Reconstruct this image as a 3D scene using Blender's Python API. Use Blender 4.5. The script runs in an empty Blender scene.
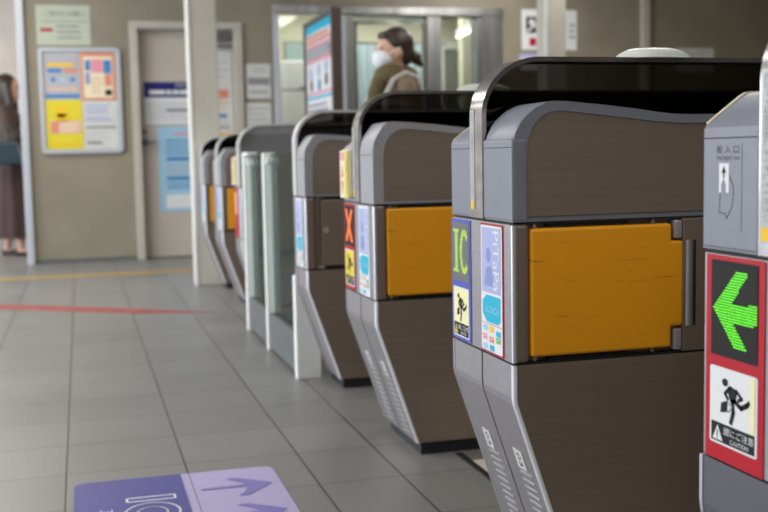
import bpy, bmesh, math, random
from mathutils import Vector, Matrix
from mathutils.geometry import tessellate_polygon
random.seed(7)
S = bpy.context.scene
COL = S.collection
PI = math.pi

# ------------------------------------------------------------------ camera
cam_d = bpy.data.cameras.new('camera')
cam = bpy.data.objects.new('camera', cam_d); COL.objects.link(cam); S.camera = cam
# right, up, back axes of the camera in world space (slight roll and downward pitch)
right = Vector((0.96185, -0.27290, -0.01908))
up = Vector((0.04386, 0.08500, 0.99541))
back = Vector((-0.27003, -0.95828, 0.09373))
m = Matrix((right, up, back)).transposed().to_4x4()
m.translation = Vector((0, 0, 0.85))
cam.matrix_world = m
cam_d.sensor_width = 36; cam_d.lens = 50.2
cam_d.clip_start = 0.05
cam_d.dof.use_dof = True; cam_d.dof.focus_distance = 1.78; cam_d.dof.aperture_fstop = 5.0

# ------------------------------------------------------------------ world, lights, exposure
w = bpy.data.worlds.new('world'); S.world = w; w.use_nodes = True
bg = w.node_tree.nodes['Background']
bg.inputs[0].default_value = (0.80, 0.89, 1.0, 1); bg.inputs[1].default_value = 1.6
S.view_settings.view_transform = 'Standard'; S.view_settings.look = 'None'
S.view_settings.gamma = 1; S.view_settings.use_curve_mapping = False
S.view_settings.exposure = 1.0

def area(name, loc, rot, sx, sy, power, color=(1, 1, 1)):
    d = bpy.data.lights.new(name, 'AREA'); d.shape = 'RECTANGLE'; d.size = sx; d.size_y = sy
    d.energy = power; d.color = color
    o = bpy.data.objects.new(name, d); COL.objects.link(o)
    o.location = loc; o.rotation_euler = rot
    return o
# daylight from the street side on the left and rows of ceiling tubes
area('daylight_opening', (-5.6, 6.5, 1.7), (0, math.radians(-80), 0), 2.4, 8, 150, (0.90, 0.95, 1.0))
for ax, ay, ap in ((-1.2, -2.2, 40), (1.6, -1.8, 20), (-1.6, 0.6, 26), (-1.6, 4.2, 26), (-0.8, 7.4, 34), (2.6, 4.6, 20), (3.6, 7.7, 34), (1.2, 1.9, 7), (-2.2, 11.4, 15)):
    area('ceiling_tubes', (ax, ay, 2.68), (0, 0, 0), 0.5, 2.0, ap * 0.9, (1.0, 0.97, 0.90))
area('office_tubes', (2.2, 10.2, 2.5), (0, 0, 0), 0.8, 0.8, 8, (1, 1, 0.95))
area('office_tubes', (3.0, 10.9, 2.5), (0, 0, 0), 2.2, 1.2, 26, (1.0, 0.98, 0.92))

# ------------------------------------------------------------------ materials
def mat(name, col, rough=0.5, metal=0.0, noise=0.0, nscale=20, bump=0.0, spec=0.5, stretch=None, col2=None, emit=0.0, coat=0.0):
    m = bpy.data.materials.new(name); m.use_nodes = True
    nt = m.node_tree; p = nt.nodes['Principled BSDF']
    p.inputs['Base Color'].default_value = (*col, 1)
    p.inputs['Roughness'].default_value = rough; p.inputs['Metallic'].default_value = metal
    p.inputs['Specular IOR Level'].default_value = min(spec, 0.2) if name.startswith('print_') else spec
    p.inputs['Coat Weight'].default_value = coat
    if emit:
        p.inputs['Emission Color'].default_value = (*col, 1); p.inputs['Emission Strength'].default_value = emit
    if noise or bump:
        tc = nt.nodes.new('ShaderNodeTexCoord'); mp = nt.nodes.new('ShaderNodeMapping')
        nz = nt.nodes.new('ShaderNodeTexNoise'); nz.inputs['Scale'].default_value = nscale
        nz.inputs['Detail'].default_value = 4
        if stretch: mp.inputs['Scale'].default_value = stretch
        nt.links.new(tc.outputs['Object'], mp.inputs[0]); nt.links.new(mp.outputs[0], nz.inputs['Vector'])
        if noise:
            mx = nt.nodes.new('ShaderNodeMix'); mx.data_type = 'RGBA'
            c2 = col2 if col2 else tuple(c * (1 - noise) for c in col)
            c1 = col if col2 else tuple(min(1, c * (1 + noise)) for c in col)
            mx.inputs[6].default_value = (*c1, 1); mx.inputs[7].default_value = (*c2, 1)
            cr = nt.nodes.new('ShaderNodeMapRange'); cr.inputs[1].default_value = 0.3; cr.inputs[2].default_value = 0.7
            nt.links.new(nz.outputs['Fac'], cr.inputs[0]); nt.links.new(cr.outputs[0], mx.inputs[0])
            nt.links.new(mx.outputs[2], p.inputs['Base Color'])
        if bump:
            b = nt.nodes.new('ShaderNodeBump'); b.inputs['Strength'].default_value = bump; b.inputs['Distance'].default_value = 0.002
            nt.links.new(nz.outputs['Fac'], b.inputs['Height']); nt.links.new(b.outputs[0], p.inputs['Normal'])
    return m

def glass(name, tint, rough=0.02, refl=1.0):
    m = bpy.data.materials.new(name); m.use_nodes = True; nt = m.node_tree
    for n in list(nt.nodes): nt.nodes.remove(n)
    out = nt.nodes.new('ShaderNodeOutputMaterial'); mx = nt.nodes.new('ShaderNodeMixShader')
    tr = nt.nodes.new('ShaderNodeBsdfTransparent'); gl = nt.nodes.new('ShaderNodeBsdfGlossy'); fr = nt.nodes.new('ShaderNodeFresnel')
    tr.inputs[0].default_value = (*tint, 1); gl.inputs['Roughness'].default_value = rough
    gl.inputs[0].default_value = (refl, refl, refl, 1); fr.inputs[0].default_value = 1.45
    nt.links.new(fr.outputs[0], mx.inputs[0]); nt.links.new(tr.outputs[0], mx.inputs[1]); nt.links.new(gl.outputs[0], mx.inputs[2])
    nt.links.new(mx.outputs[0], out.inputs[0])
    return m

def milky(name, tint, body, amount):
    """translucent acrylic: part see-through, part pale body"""
    m = glass(name, tint, 0.02, 0.45); nt = m.node_tree
    out = [n for n in nt.nodes if n.type == 'OUTPUT_MATERIAL'][0]; src = out.inputs[0].links[0].from_socket
    d = nt.nodes.new('ShaderNodeBsdfDiffuse'); d.inputs[0].default_value = (*body, 1)
    mx = nt.nodes.new('ShaderNodeMixShader'); mx.inputs[0].default_value = amount
    nt.links.new(src, mx.inputs[1]); nt.links.new(d.outputs[0], mx.inputs[2]); nt.links.new(mx.outputs[0], out.inputs[0])
    return m

def flap_mat():
    m = mat('orange_pad', (0.93, 0.42, 0.004), 0.42, 0, 0)
    nt = m.node_tree; p = nt.nodes['Principled BSDF']
    tc = nt.nodes.new('ShaderNodeTexCoord'); mp = nt.nodes.new('ShaderNodeMapping'); mp.inputs['Scale'].default_value = (9, 30, 190)
    mp.inputs['Rotation'].default_value = (0, 0.10, 0)
    nz = nt.nodes.new('ShaderNodeTexNoise'); nz.inputs['Scale'].default_value = 1.0; nz.inputs['Detail'].default_value = 2; nz.inputs['Distortion'].default_value = 1.2
    r = nt.nodes.new('ShaderNodeMapRange'); r.inputs[1].default_value = 0.66; r.inputs[2].default_value = 0.76; r.inputs[4].default_value = 0.75
    nt.links.new(tc.outputs['Object'], mp.inputs[0]); nt.links.new(mp.outputs[0], nz.inputs['Vector']); nt.links.new(nz.outputs['Fac'], r.inputs[0])
    n2 = nt.nodes.new('ShaderNodeTexNoise'); n2.inputs['Scale'].default_value = 9
    nt.links.new(tc.outputs['Object'], n2.inputs['Vector'])
    a = nt.nodes.new('ShaderNodeMix'); a.data_type = 'RGBA'; a.inputs[6].default_value = (0.80, 0.33, 0.004, 1); a.inputs[7].default_value = (0.84, 0.355, 0.006, 1)
    nt.links.new(n2.outputs['Fac'], a.inputs[0])
    b = nt.nodes.new('ShaderNodeMix'); b.data_type = 'RGBA'; b.inputs[7].default_value = (0.22, 0.09, 0.02, 1)
    nt.links.new(r.outputs[0], b.inputs[0]); nt.links.new(a.outputs[2], b.inputs[6]); nt.links.new(b.outputs[2], p.inputs['Base Color'])
    return m

def floor_mat():
    m = bpy.data.materials.new('floor_tiles'); m.use_nodes = True; nt = m.node_tree; p = nt.nodes['Principled BSDF']
    N = nt.nodes; Lk = nt.links.new
    g = N.new('ShaderNodeNewGeometry'); sp = N.new('ShaderNodeSeparateXYZ'); Lk(g.outputs['Position'], sp.inputs[0])
    def M(op, a, b=None, c=None):
        n = N.new('ShaderNodeMath'); n.operation = op
        for i, v in enumerate((a, b, c)):
            if v is None: continue
            if isinstance(v, (int, float)): n.inputs[i].default_value = v
            else: Lk(v, n.inputs[i])
        return n.outputs[0]
    step = M('GREATER_THAN', sp.outputs[0], 0.68)
    xs = M('ADD', M('ADD', sp.outputs[0], 0.069), M('MULTIPLY', step, 0.091))
    xg = M('DIVIDE', xs, 0.3175); yg = M('DIVIDE', M('SUBTRACT', sp.outputs[1], 2.667), 0.3115)
    def line(v, pitch, wd, soft):
        f = M('FRACT', v); d = M('MULTIPLY', M('MINIMUM', f, M('SUBTRACT', 1.0, f)), pitch)
        r = N.new('ShaderNodeMapRange'); Lk(d, r.inputs[0]); r.inputs[1].default_value = wd; r.inputs[2].default_value = wd + soft
        r.inputs[3].default_value = 1; r.inputs[4].default_value = 0; return r.outputs[0]
    lx = line(xg, 0.3175, 0.0016, 0.0022); ly = M('MULTIPLY', line(yg, 0.3115, 0.0012, 0.0028), 0.7)
    ln = M('MAXIMUM', lx, ly)
    cb = N.new('ShaderNodeCombineXYZ'); Lk(M('FLOOR', xg), cb.inputs[0]); Lk(M('FLOOR', yg), cb.inputs[1])
    wn = N.new('ShaderNodeTexWhiteNoise'); Lk(cb.outputs[0], wn.inputs['Vector'])
    nz = N.new('ShaderNodeTexNoise'); nz.inputs['Scale'].default_value = 260; nz.inputs['Detail'].default_value = 3; Lk(g.outputs['Position'], nz.inputs['Vector'])
    n2 = N.new('ShaderNodeTexNoise'); n2.inputs['Scale'].default_value = 2.2; n2.inputs['Detail'].default_value = 4; Lk(g.outputs['Position'], n2.inputs['Vector'])
    v = M('ADD', M('ADD', M('MULTIPLY', wn.outputs[0], 0.16), M('MULTIPLY', nz.outputs['Fac'], 0.20)), M('MULTIPLY', n2.outputs['Fac'], 0.30))
    mx = N.new('ShaderNodeMix'); mx.data_type = 'RGBA'; Lk(v, mx.inputs[0])
    mx.inputs[6].default_value = (0.152, 0.149, 0.146, 1); mx.inputs[7].default_value = (0.300, 0.292, 0.284, 1)
    m2 = N.new('ShaderNodeMix'); m2.data_type = 'RGBA'; Lk(ln, m2.inputs[0]); Lk(mx.outputs[2], m2.inputs[6]); m2.inputs[7].default_value = (0.035, 0.033, 0.031, 1)
    Lk(m2.outputs[2], p.inputs['Base Color'])
    r = N.new('ShaderNodeMapRange'); Lk(n2.outputs['Fac'], r.inputs[0]); r.inputs[3].default_value = 0.30; r.inputs[4].default_value = 0.46; Lk(r.outputs[0], p.inputs['Roughness'])
    b = N.new('ShaderNodeBump'); b.inputs['Strength'].default_value = 0.25; b.inputs['Distance'].default_value = 0.001
    Lk(M('SUBTRACT', nz.outputs['Fac'], M('MULTIPLY', ln, 2.0)), b.inputs['Height']); Lk(b.outputs[0], p.inputs['Normal'])
    return m

MT = dict(
    floor=floor_mat(),
    wall=mat('khaki_wall', (0.25, 0.22, 0.165), 0.55, 0, 0.10, 3),
    wall_dark=mat('olive_brown_wall', (0.26, 0.222, 0.155), 0.6, 0, 0.12, 2),
    ceiling=mat('ceiling_board', (0.55, 0.54, 0.50), 0.8, 0, 0.05, 4),
    rear=mat('dim_brown_wall', (0.16, 0.12, 0.09), 0.7, 0, 0.15, 1.5),
    far_wall=mat('pale_pink_wall', (0.66, 0.59, 0.53), 0.7, 0, 0.05, 4),
    door=mat('door_grey_beige', (0.48, 0.43, 0.385), 0.5, 0, 0.05, 5),
    frame=mat('frame_beige', (0.45, 0.42, 0.37), 0.45, 0, 0.04, 5),
    alu=mat('aluminium', (0.31, 0.31, 0.315), 0.33, 0.9, 0.3, 9, 0, 0.5, (1, 1, 0.1)),
    alu_white=mat('white_aluminium', (0.48, 0.50, 0.55), 0.4, 0.2, 0.03, 30),
    pillar=mat('cream_pillar', (0.56, 0.53, 0.46), 0.5, 0, 0.05, 7, 0.1),
    steel=mat('dark_brushed_steel', (0.265, 0.212, 0.172), 0.35, 0.5, 0.06, 12, 0.05, 0.5, (0.25, 1, 7)),
    steel_front=mat('brushed_steel_front', (0.33, 0.315, 0.335), 0.38, 0.6, 0.05, 25, 0.0, 0.5, (1, 1, 3)),
    edge=mat('bright_steel_edge', (0.62, 0.62, 0.65), 0.3, 0.7, 0.05, 30),
    grey=mat('blue_grey_plastic', (0.185, 0.195, 0.235), 0.42, 0, 0.04, 30),
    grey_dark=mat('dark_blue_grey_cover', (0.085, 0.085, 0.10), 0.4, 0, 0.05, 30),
    grey_light=mat('light_grey_plastic', (0.30, 0.30, 0.325), 0.42, 0, 0.04, 30),
    bright=mat('bright_edge', (0.70, 0.70, 0.74), 0.35, 0.3, 0.05, 30),
    chrome=mat('polished_rim', (0.42, 0.40, 0.40), 0.2, 0.9, 0.25, 22),
    pale_rim=mat('pale_rim', (0.62, 0.62, 0.62), 0.35, 0.3, 0.05, 14),
    black=mat('black_base', (0.012, 0.012, 0.014), 0.5, 0, 0.2, 20),
    slot=mat('black_slot', (0.006, 0.006, 0.006), 0.7, 0, 0.1, 20),
    orange=flap_mat(),
    smoke=glass('smoked_acrylic', (0.27, 0.26, 0.25), 0.03, 0.30),
    clear_grey=milky('grey_acrylic', (0.75, 0.75, 0.78), (0.42, 0.42, 0.44), 0.42),
    pane=milky('green_glass', (0.80, 0.88, 0.83), (0.35, 0.42, 0.38), 0.05),
    pane_edge=mat('glass_edge', (0.60, 0.74, 0.68), 0.3, 0, 0.03, 30),
    win=glass('window_glass', (0.93, 0.95, 0.93), 0.01),
    white_paint=mat('white_paint', (0.74, 0.75, 0.74), 0.45, 0, 0.04, 15),
    dome=mat('pale_dome', (0.60, 0.64, 0.60), 0.35, 0, 0.04, 20),
    rail_steel=mat('grey_rail_steel', (0.105, 0.108, 0.112), 0.55, 0.0, 0.1, 15),
    pale_label=mat('pale_label', (0.42, 0.43, 0.42), 0.35),
    white=mat('print_white', (0.70, 0.71, 0.73), 0.45), paper=mat('print_paper', (0.60, 0.60, 0.57), 0.6, 0, 0.05, 12),
    paper_green=mat('print_pale_green', (0.46, 0.50, 0.40), 0.5),
    ink=mat('print_ink', (0.018, 0.018, 0.021), 0.6, spec=0.15), grey_ink=mat('print_grey', (0.26, 0.26, 0.29), 0.5),
    pale_ink=mat('print_pale_grey', (0.42, 0.42, 0.46), 0.5),
    blue=mat('print_blue', (0.085, 0.105, 0.42), 0.4), navy=mat('print_navy', (0.02, 0.025, 0.16), 0.4),
    lilac=mat('print_lilac', (0.38, 0.42, 0.68), 0.4), lilac2=mat('print_lilac_dark', (0.24, 0.28, 0.55), 0.4),
    cyan=mat('print_cyan', (0.02, 0.42, 0.60), 0.4), skyblue=mat('print_sky', (0.33, 0.55, 0.72), 0.5),
    midblue=mat('print_mid_blue', (0.06, 0.22, 0.48), 0.5),
    red=mat('print_red', (0.42, 0.010, 0.022), 0.4), pink=mat('print_pink', (0.72, 0.28, 0.36), 0.5),
    coral=mat('print_coral', (0.66, 0.25, 0.17), 0.5), salmon=mat('print_salmon', (0.70, 0.45, 0.33), 0.5),
    yellow=mat('print_yellow', (0.68, 0.58, 0.04), 0.45), paleyellow=mat('print_pale_yellow', (0.80, 0.76, 0.42), 0.45),
    amber=mat('print_amber', (0.80, 0.50, 0.03), 0.45), cream=mat('print_cream', (0.76, 0.68, 0.48), 0.5),
    green=mat('print_green', (0.15, 0.45, 0.12), 0.5), brown=mat('print_brown', (0.16, 0.09, 0.06), 0.5),
    led_back=mat('led_back', (0.016, 0.014, 0.011), 0.5, spec=0.15), led_grey=mat('led_grey', (0.13, 0.14, 0.14), 0.3),
    led_green=mat('led_green', (0.13, 0.95, 0.01), 0.4, emit=0.5),
    led_lime=mat('led_lime', (0.50, 0.85, 0.04), 0.4, emit=0.25),
    led_red=mat('led_red', (1.0, 0.16, 0.02), 0.4, emit=0.5),
    tube=mat('lamp_tube', (1.0, 1.0, 0.92), 0.4, emit=1.3),
    floor_purple=mat('floor_purple', (0.075, 0.070, 0.27), 0.5, 0, 0.12, 60), floor_lavender=mat('floor_lavender', (0.40, 0.36, 0.58), 0.5, 0, 0.06, 60),
    floor_arrow=mat('floor_arrow_purple', (0.20, 0.17, 0.45), 0.5, 0, 0.1, 60), floor_white=mat('floor_white', (0.80, 0.80, 0.85), 0.5),
    tape_red=mat('worn_red_line', (0.27, 0.062, 0.05), 0.8, 0, 0.25, 12), tape_yellow=mat('yellow_line', (0.37, 0.225, 0.03), 0.8, 0, 0.12, 8),
    plate=mat('pale_plate', (0.62, 0.56, 0.48), 0.5, 0, 0.05, 10),
    skin=mat('skin', (0.62, 0.36, 0.26), 0.5, 0, 0.05, 30), hair=mat('dark_brown_hair', (0.035, 0.020, 0.013), 0.45, 0, 0.4, 60, 0.5, 0.5, (8, 8, 1)),
    hair2=mat('brown_hair', (0.045, 0.024, 0.016), 0.45, 0, 0.4, 60, 0.5, 0.5, (8, 8, 1)),
    mask=mat('mask_white', (0.72, 0.73, 0.78), 0.7, 0, 0.03, 30), scarf=mat('olive_scarf', (0.10, 0.072, 0.028), 0.9, 0, 0.3, 60, 0.6),
    coat=mat('tan_coat', (0.17, 0.115, 0.07), 0.85, 0, 0.15, 40, 0.4), strap=mat('pale_strap', (0.42, 0.40, 0.38), 0.7),
    jacket=mat('brown_jacket', (0.085, 0.056, 0.042), 0.85, 0, 0.3, 30, 0.4), skirt=mat('plum_brown_skirt', (0.062, 0.036, 0.034), 0.85, 0, 0.15, 20, 0.3),
    bag=mat('teal_black_bag', (0.02, 0.045, 0.06), 0.35, 0, 0.2, 20), shoe=mat('black_shoe', (0.03, 0.022, 0.02), 0.4),
    trousers=mat('dark_trousers', (0.05, 0.05, 0.06), 0.8, 0, 0.1, 20), rubber=mat('brown_frame', (0.085, 0.055, 0.045), 0.4, 0, 0.1, 20),
    room_wall=mat('office_cream', (0.60, 0.59, 0.46), 0.7, 0, 0.04, 4), curtain=mat('blue_curtain', (0.40, 0.50, 0.54), 0.8, 0, 0.06, 4),
    cabinet=mat('office_cabinet_grey', (0.50, 0.50, 0.52), 0.45, 0, 0.03, 10), office_door=mat('office_door_grey', (0.25, 0.26, 0.23), 0.5, 0, 0.03, 10),
    teal_glass=mat('blue_green_screen', (0.28, 0.38, 0.38), 0.4),
    eye=mat('eye_dark', (0.02, 0.015, 0.012), 0.2), lip=mat('lips', (0.45, 0.16, 0.13), 0.5),
)

# ------------------------------------------------------------------ mesh helpers
def link(name, bm, m, parent=None, smooth=False, loc=None, keep=False):
    me = bpy.data.meshes.new(name); (None if keep else bmesh.ops.recalc_face_normals(bm, faces=bm.faces[:]))
    bm.to_mesh(me); bm.free()
    for x in (m if isinstance(m, (list, tuple)) else [m]): me.materials.append(x)
    if smooth:
        for p in me.polygons: p.use_smooth = True
        try: me.set_sharp_from_angle(angle=math.radians(38))
        except Exception: pass
    o = bpy.data.objects.new(name, me); COL.objects.link(o)
    if smooth and len(me.polygons) > 20:
        wn = o.modifiers.new('weighted', 'WEIGHTED_NORMAL'); wn.keep_sharp = True; wn.mode = 'FACE_AREA'; wn.weight = 90
    if parent: o.parent = parent
    if loc: o.location = loc
    return o

def box(bm, x0, x1, y0, y1, z0, z1, bev=0.0, seg=2, mi=0):
    r = bmesh.ops.create_cube(bm, size=1.0)
    vs = r['verts']
    for v in vs:
        v.co = Vector(((x0 + x1) / 2 + v.co.x * (x1 - x0), (y0 + y1) / 2 + v.co.y * (y1 - y0), (z0 + z1) / 2 + v.co.z * (z1 - z0)))
    fs = list({f for v in vs for f in v.link_faces})
    for f in fs: f.material_index = mi
    if bev:
        es = list({e for v in vs for e in v.link_edges})
        bmesh.ops.bevel(bm, geom=es, offset=bev, segments=seg, affect='EDGES', profile=0.5)
    return bm

def B(*a, **k):
    return box(bmesh.new(), *a, **k)

def prism(bm, prof, y0, y1, bev=0.0, seg=2, axis='y'):
    """closed XZ outline swept between y0 and y1"""
    def co(p, y): return (p[0], y, p[1]) if axis == 'y' else ((y, p[0], p[1]) if axis == 'x' else (p[0], p[1], y))
    a = [bm.verts.new(co(p, y0)) for p in prof]; b = [bm.verts.new(co(p, y1)) for p in prof]
    n = len(prof); fs = [bm.faces.new(a), bm.faces.new(b[::-1])]
    for i in range(n):
        fs.append(bm.faces.new((a[i], a[(i + 1) % n], b[(i + 1) % n], b[i])))
    bmesh.ops.recalc_face_normals(bm, faces=fs)
    if bev:
        es = [e for e in {e for f in fs for e in f.edges} if e.calc_face_angle(0) > 0.5]
        bmesh.ops.bevel(bm, geom=es, offset=bev, segments=seg, affect='EDGES', profile=0.5)
    return bm

def strip(bm, outer, inner, y0, y1):
    """open band between two matching XZ polylines, given thickness in y"""
    n = len(outer)
    V = [[bm.verts.new((p[0], y, p[1])) for p in pl] for pl in (outer, inner) for y in (y0, y1)]
    oa, ob, ia, ib = V
    for i in range(n - 1):
        for q in ((oa[i], oa[i + 1], ob[i + 1], ob[i]), (ia[i], ib[i], ib[i + 1], ia[i + 1]), (oa[i], ia[i], ia[i + 1], oa[i + 1]), (ob[i], ob[i + 1], ib[i + 1], ib[i])):
            bm.faces.new(q)
    for i in (0, n - 1): bm.faces.new((oa[i], ob[i], ib[i], ia[i]))
    return bm

def resample(pl, n):
    L = [0]
    for a, b in zip(pl, pl[1:]): L.append(L[-1] + math.dist(a, b))
    out = []
    for k in range(n):
        t = L[-1] * k / (n - 1); i = 0
        while i < len(L) - 2 and L[i + 1] < t: i += 1
        u = (t - L[i]) / max(1e-9, L[i + 1] - L[i])
        out.append(tuple(pl[i][j] + (pl[i + 1][j] - pl[i][j]) * u for j in range(2)))
    return out

def cyl(bm, p0, p1, r, r1=None, n=16):
    p0, p1 = Vector(p0), Vector(p1); d = p1 - p0
    rot = d.to_track_quat('Z', 'Y').to_matrix().to_4x4()
    bmesh.ops.create_cone(bm, cap_ends=True, segments=n, radius1=r, radius2=r if r1 is None else r1, depth=d.length, matrix=Matrix.Translation((p0 + p1) / 2) @ rot)
    return bm

def thing(name, label, cat, loc=(0, 0, 0), rotz=0, group=None):
    o = bpy.data.objects.new(name, None); COL.objects.link(o); o.location = loc; o.rotation_euler = (0, 0, rotz)
    o['label'] = label; o['category'] = cat
    if group: o['group'] = group
    return o
def tag(o, label, cat, group=None):
    o['label'] = label; o['category'] = cat
    if group: o['group'] = group
    return o
def struct(name, bm, m, parent=None, **k):
    o = link(name, bm, m, parent, **k)
    if not parent: o['kind'] = 'structure'
    return o

# ------------------------------------------------------------------ flat print builder
_text_cache = {}
def text_tris(body):
    if body in _text_cache: return _text_cache[body]
    c = bpy.data.curves.new('t', 'FONT'); c.body = body; c.size = 1.0; c.resolution_u = 3
    o = bpy.data.objects.new('t', c); COL.objects.link(o)
    dg = bpy.context.evaluated_depsgraph_get(); me = bpy.data.meshes.new_from_object(o.evaluated_get(dg))
    vs = [(v.co.x, v.co.y) for v in me.vertices]; fs = [tuple(p.vertices) for p in me.polygons]
    bpy.data.objects.remove(o); bpy.data.curves.remove(c); bpy.data.meshes.remove(me)
    if vs:
        x0 = min(v[0] for v in vs); x1 = max(v[0] for v in vs); y0 = min(v[1] for v in vs); y1 = max(v[1] for v in vs)
        vs = [((v[0] - x0) / (x1 - x0), (v[1] - y0) / (y1 - y0)) for v in vs]
    _text_cache[body] = (vs, fs)
    return vs, fs

class Print:
    """a printed sheet: coloured shapes in (u, v) laid on a plate of real thickness"""
    def __init__(s, origin, U, V, N, thick=0.0015, step=0.00035):
        s.o, s.U, s.V, s.N = map(Vector, (origin, U, V, N)); s.bm = bmesh.new()
        s.mats = []; s.t = thick; s.step = step; s.k = 0
    def mi(s, m):
        m = MT[m]
        if m not in s.mats: s.mats.append(m)
        return s.mats.index(m)
    def co(s, u, v, h): return s.o + s.U * u + s.V * v + s.N * h
    def base(s, u0, v0, u1, v1, m, r=0.0):
        pts = s._rr(u0, v0, u1, v1, r)
        a = [s.bm.verts.new(s.co(u, v, 0)) for u, v in pts]; b = [s.bm.verts.new(s.co(u, v, s.t)) for u, v in pts]
        i = s.mi(m); n = len(pts)
        fs = [s.bm.faces.new(b), s.bm.faces.new(a[::-1])] + [s.bm.faces.new((a[j], a[(j + 1) % n], b[(j + 1) % n], b[j])) for j in range(n)]
        for f in fs: f.material_index = i
        s.k = 1; return s
    def _rr(s, u0, v0, u1, v1, r):
        if r <= 0: return [(u0, v0), (u1, v0), (u1, v1), (u0, v1)]
        out = []
        for cu, cv, a0 in ((u1 - r, v0 + r, -90), (u1 - r, v1 - r, 0), (u0 + r, v1 - r, 90), (u0 + r, v0 + r, 180)):
            for q in range(7):
                a = math.radians(a0 + q * 15); out.append((cu + r * math.cos(a), cv + r * math.sin(a)))
        return out
    def h(s): return s.t + s.k * s.step
    def layer(s): s.k += 1; return s
    def poly(s, pts, m):
        i = s.mi(m); h = s.h(); vs = [s.bm.verts.new(s.co(u, v, h)) for u, v in pts]
        for t in tessellate_polygon([[Vector((u, v, 0)) for u, v in pts]]):
            try: f = s.bm.faces.new([vs[j] for j in t])
            except ValueError: continue
            f.normal_update()
            if f.normal.dot(s.N) < 0: f.normal_flip()
            f.material_index = i
        return s
    def rect(s, u0, v0, u1, v1, m, r=0.0): return s.poly(s._rr(u0, v0, u1, v1, r), m)
    def disc(s, u, v, r, m, n=16, ry=None): return s.poly([(u + r * math.cos(2 * PI * q / n), v + (ry or r) * math.sin(2 * PI * q / n)) for q in range(n)], m)
    def line(s, pts, wd, m):
        for (a, b) in zip(pts, pts[1:]):
            d = Vector((b[0] - a[0], b[1] - a[1])); L = d.length
            if L < 1e-9: continue
            n = Vector((-d.y, d.x)) / L * wd / 2; e = d / L * wd * 0.3
            s.poly([(a[0] - e.x + n.x, a[1] - e.y + n.y), (a[0] - e.x - n.x, a[1] - e.y - n.y), (b[0] + e.x - n.x, b[1] + e.y - n.y), (b[0] + e.x + n.x, b[1] + e.y + n.y)], m)
        return s
    def text(s, body, u0, v0, u1, v1, m, turn=0):
        """fill the rectangle with the words; turn=-1: read downwards, 1: read upwards"""
        vs, fs = text_tris(body); i = s.mi(m); h = s.h(); V = []
        for a, b in vs:
            if turn == -1: u, v = u0 + b * (u1 - u0), v1 - a * (v1 - v0)
            elif turn == 1: u, v = u1 - b * (u1 - u0), v0 + a * (v1 - v0)
            else: u, v = u0 + a * (u1 - u0), v0 + b * (v1 - v0)
            V.append(s.bm.verts.new(s.co(u, v, h)))
        for f in fs:
            try: nf = s.bm.faces.new([V[j] for j in f])
            except ValueError: continue
            nf.normal_update()
            if nf.normal.dot(s.N) < 0: nf.normal_flip()
            nf.material_index = i
        return s
    def lines(s, u0, v0, u1, v1, n, m, fill=0.45, seed=1):
        rnd = random.Random(seed); p = (v1 - v0) / n
        for q in range(n):
            y = v1 - (q + 0.5) * p; x = u0
            end = u1 - rnd.random() * (u1 - u0) * 0.25
            while x < end - 1e-6:
                w_ = min(end - x, (u1 - u0) * (0.08 + rnd.random() * 0.2)); s.rect(x, y - p * fill / 2, x + w_, y + p * fill / 2, m); x += w_ + (u1 - u0) * 0.02
        return s
    def done(s, name, parent=None): return link(name, s.bm, s.mats, parent, keep=True)

def caution(P, u0, v0, w_, h_, strip_col='paleyellow'):
    """white caution sheet: running figure with a suitcase caught by a flap, warning strip below"""
    P.rect(u0, v0, u0 + w_, v0 + h_, 'white', 0.004); P.layer()
    i = w_ * 0.04; X = lambda a: u0 + a * w_; Y = lambda b: v0 + b * h_
    P.rect(u0 + i, Y(0.28), u0 + w_ - i, Y(0.97), {'paleyellow': 'white', 'paleyellow_ground': 'paleyellow'}.get(strip_col, strip_col))
    P.rect(u0 + i, Y(0.03), u0 + w_ - i, Y(0.28), 'ink')
    P.layer()
    if strip_col == 'paleyellow': P.rect(X(0.86), Y(0.29), X(0.955), Y(0.965), 'paleyellow')
    P.disc(X(0.34), Y(0.82), w_ * 0.065, 'ink', 14, h_ * 0.05)
    P.poly([(X(0.45), Y(0.80)), (X(0.60), Y(0.76)), (X(0.57), Y(0.60)), (X(0.46), Y(0.585)), (X(0.40), Y(0.70))], 'ink')
    P.line([(X(0.44), Y(0.77)), (X(0.34), Y(0.68)), (X(0.40), Y(0.62))], w_ * 0.05, 'ink')
    P.line([(X(0.57), Y(0.76)), (X(0.70), Y(0.68)), (X(0.62), Y(0.645))], w_ * 0.045, 'ink')
    P.line([(X(0.55), Y(0.62)), (X(0.68), Y(0.56)), (X(0.80), Y(0.62)), (X(0.84), Y(0.66))], w_ * 0.065, 'ink')
    P.line([(X(0.50), Y(0.62)), (X(0.52), Y(0.47)), (X(0.47), Y(0.33))], w_ * 0.07, 'ink')
    P.poly([(X(0.26), Y(0.55)), (X(0.40), Y(0.60)), (X(0.39), Y(0.45)), (X(0.24), Y(0.42))], 'ink')
    P.layer(); P.line([(X(0.40), Y(0.58)), (X(0.50), Y(0.54)), (X(0.44), Y(0.47)), (X(0.40), Y(0.46))], w_ * 0.02, 'grey_ink')
    tri = [(X(0.08), Y(0.055)), (X(0.30), Y(0.055)), (X(0.19), Y(0.25))]
    P.poly(tri, 'white' if strip_col == 'paleyellow' else 'yellow')
    P.text('頭にご注意', X(0.32), Y(0.145), X(0.95), Y(0.245), 'white')
    P.text('CAUTION', X(0.46), Y(0.06), X(0.84), Y(0.115), 'white'); P.layer()
    P.rect(X(0.18), Y(0.10), X(0.20), Y(0.19), 'ink'); P.disc(X(0.19), Y(0.08), w_ * 0.013, 'ink', 8)

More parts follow.
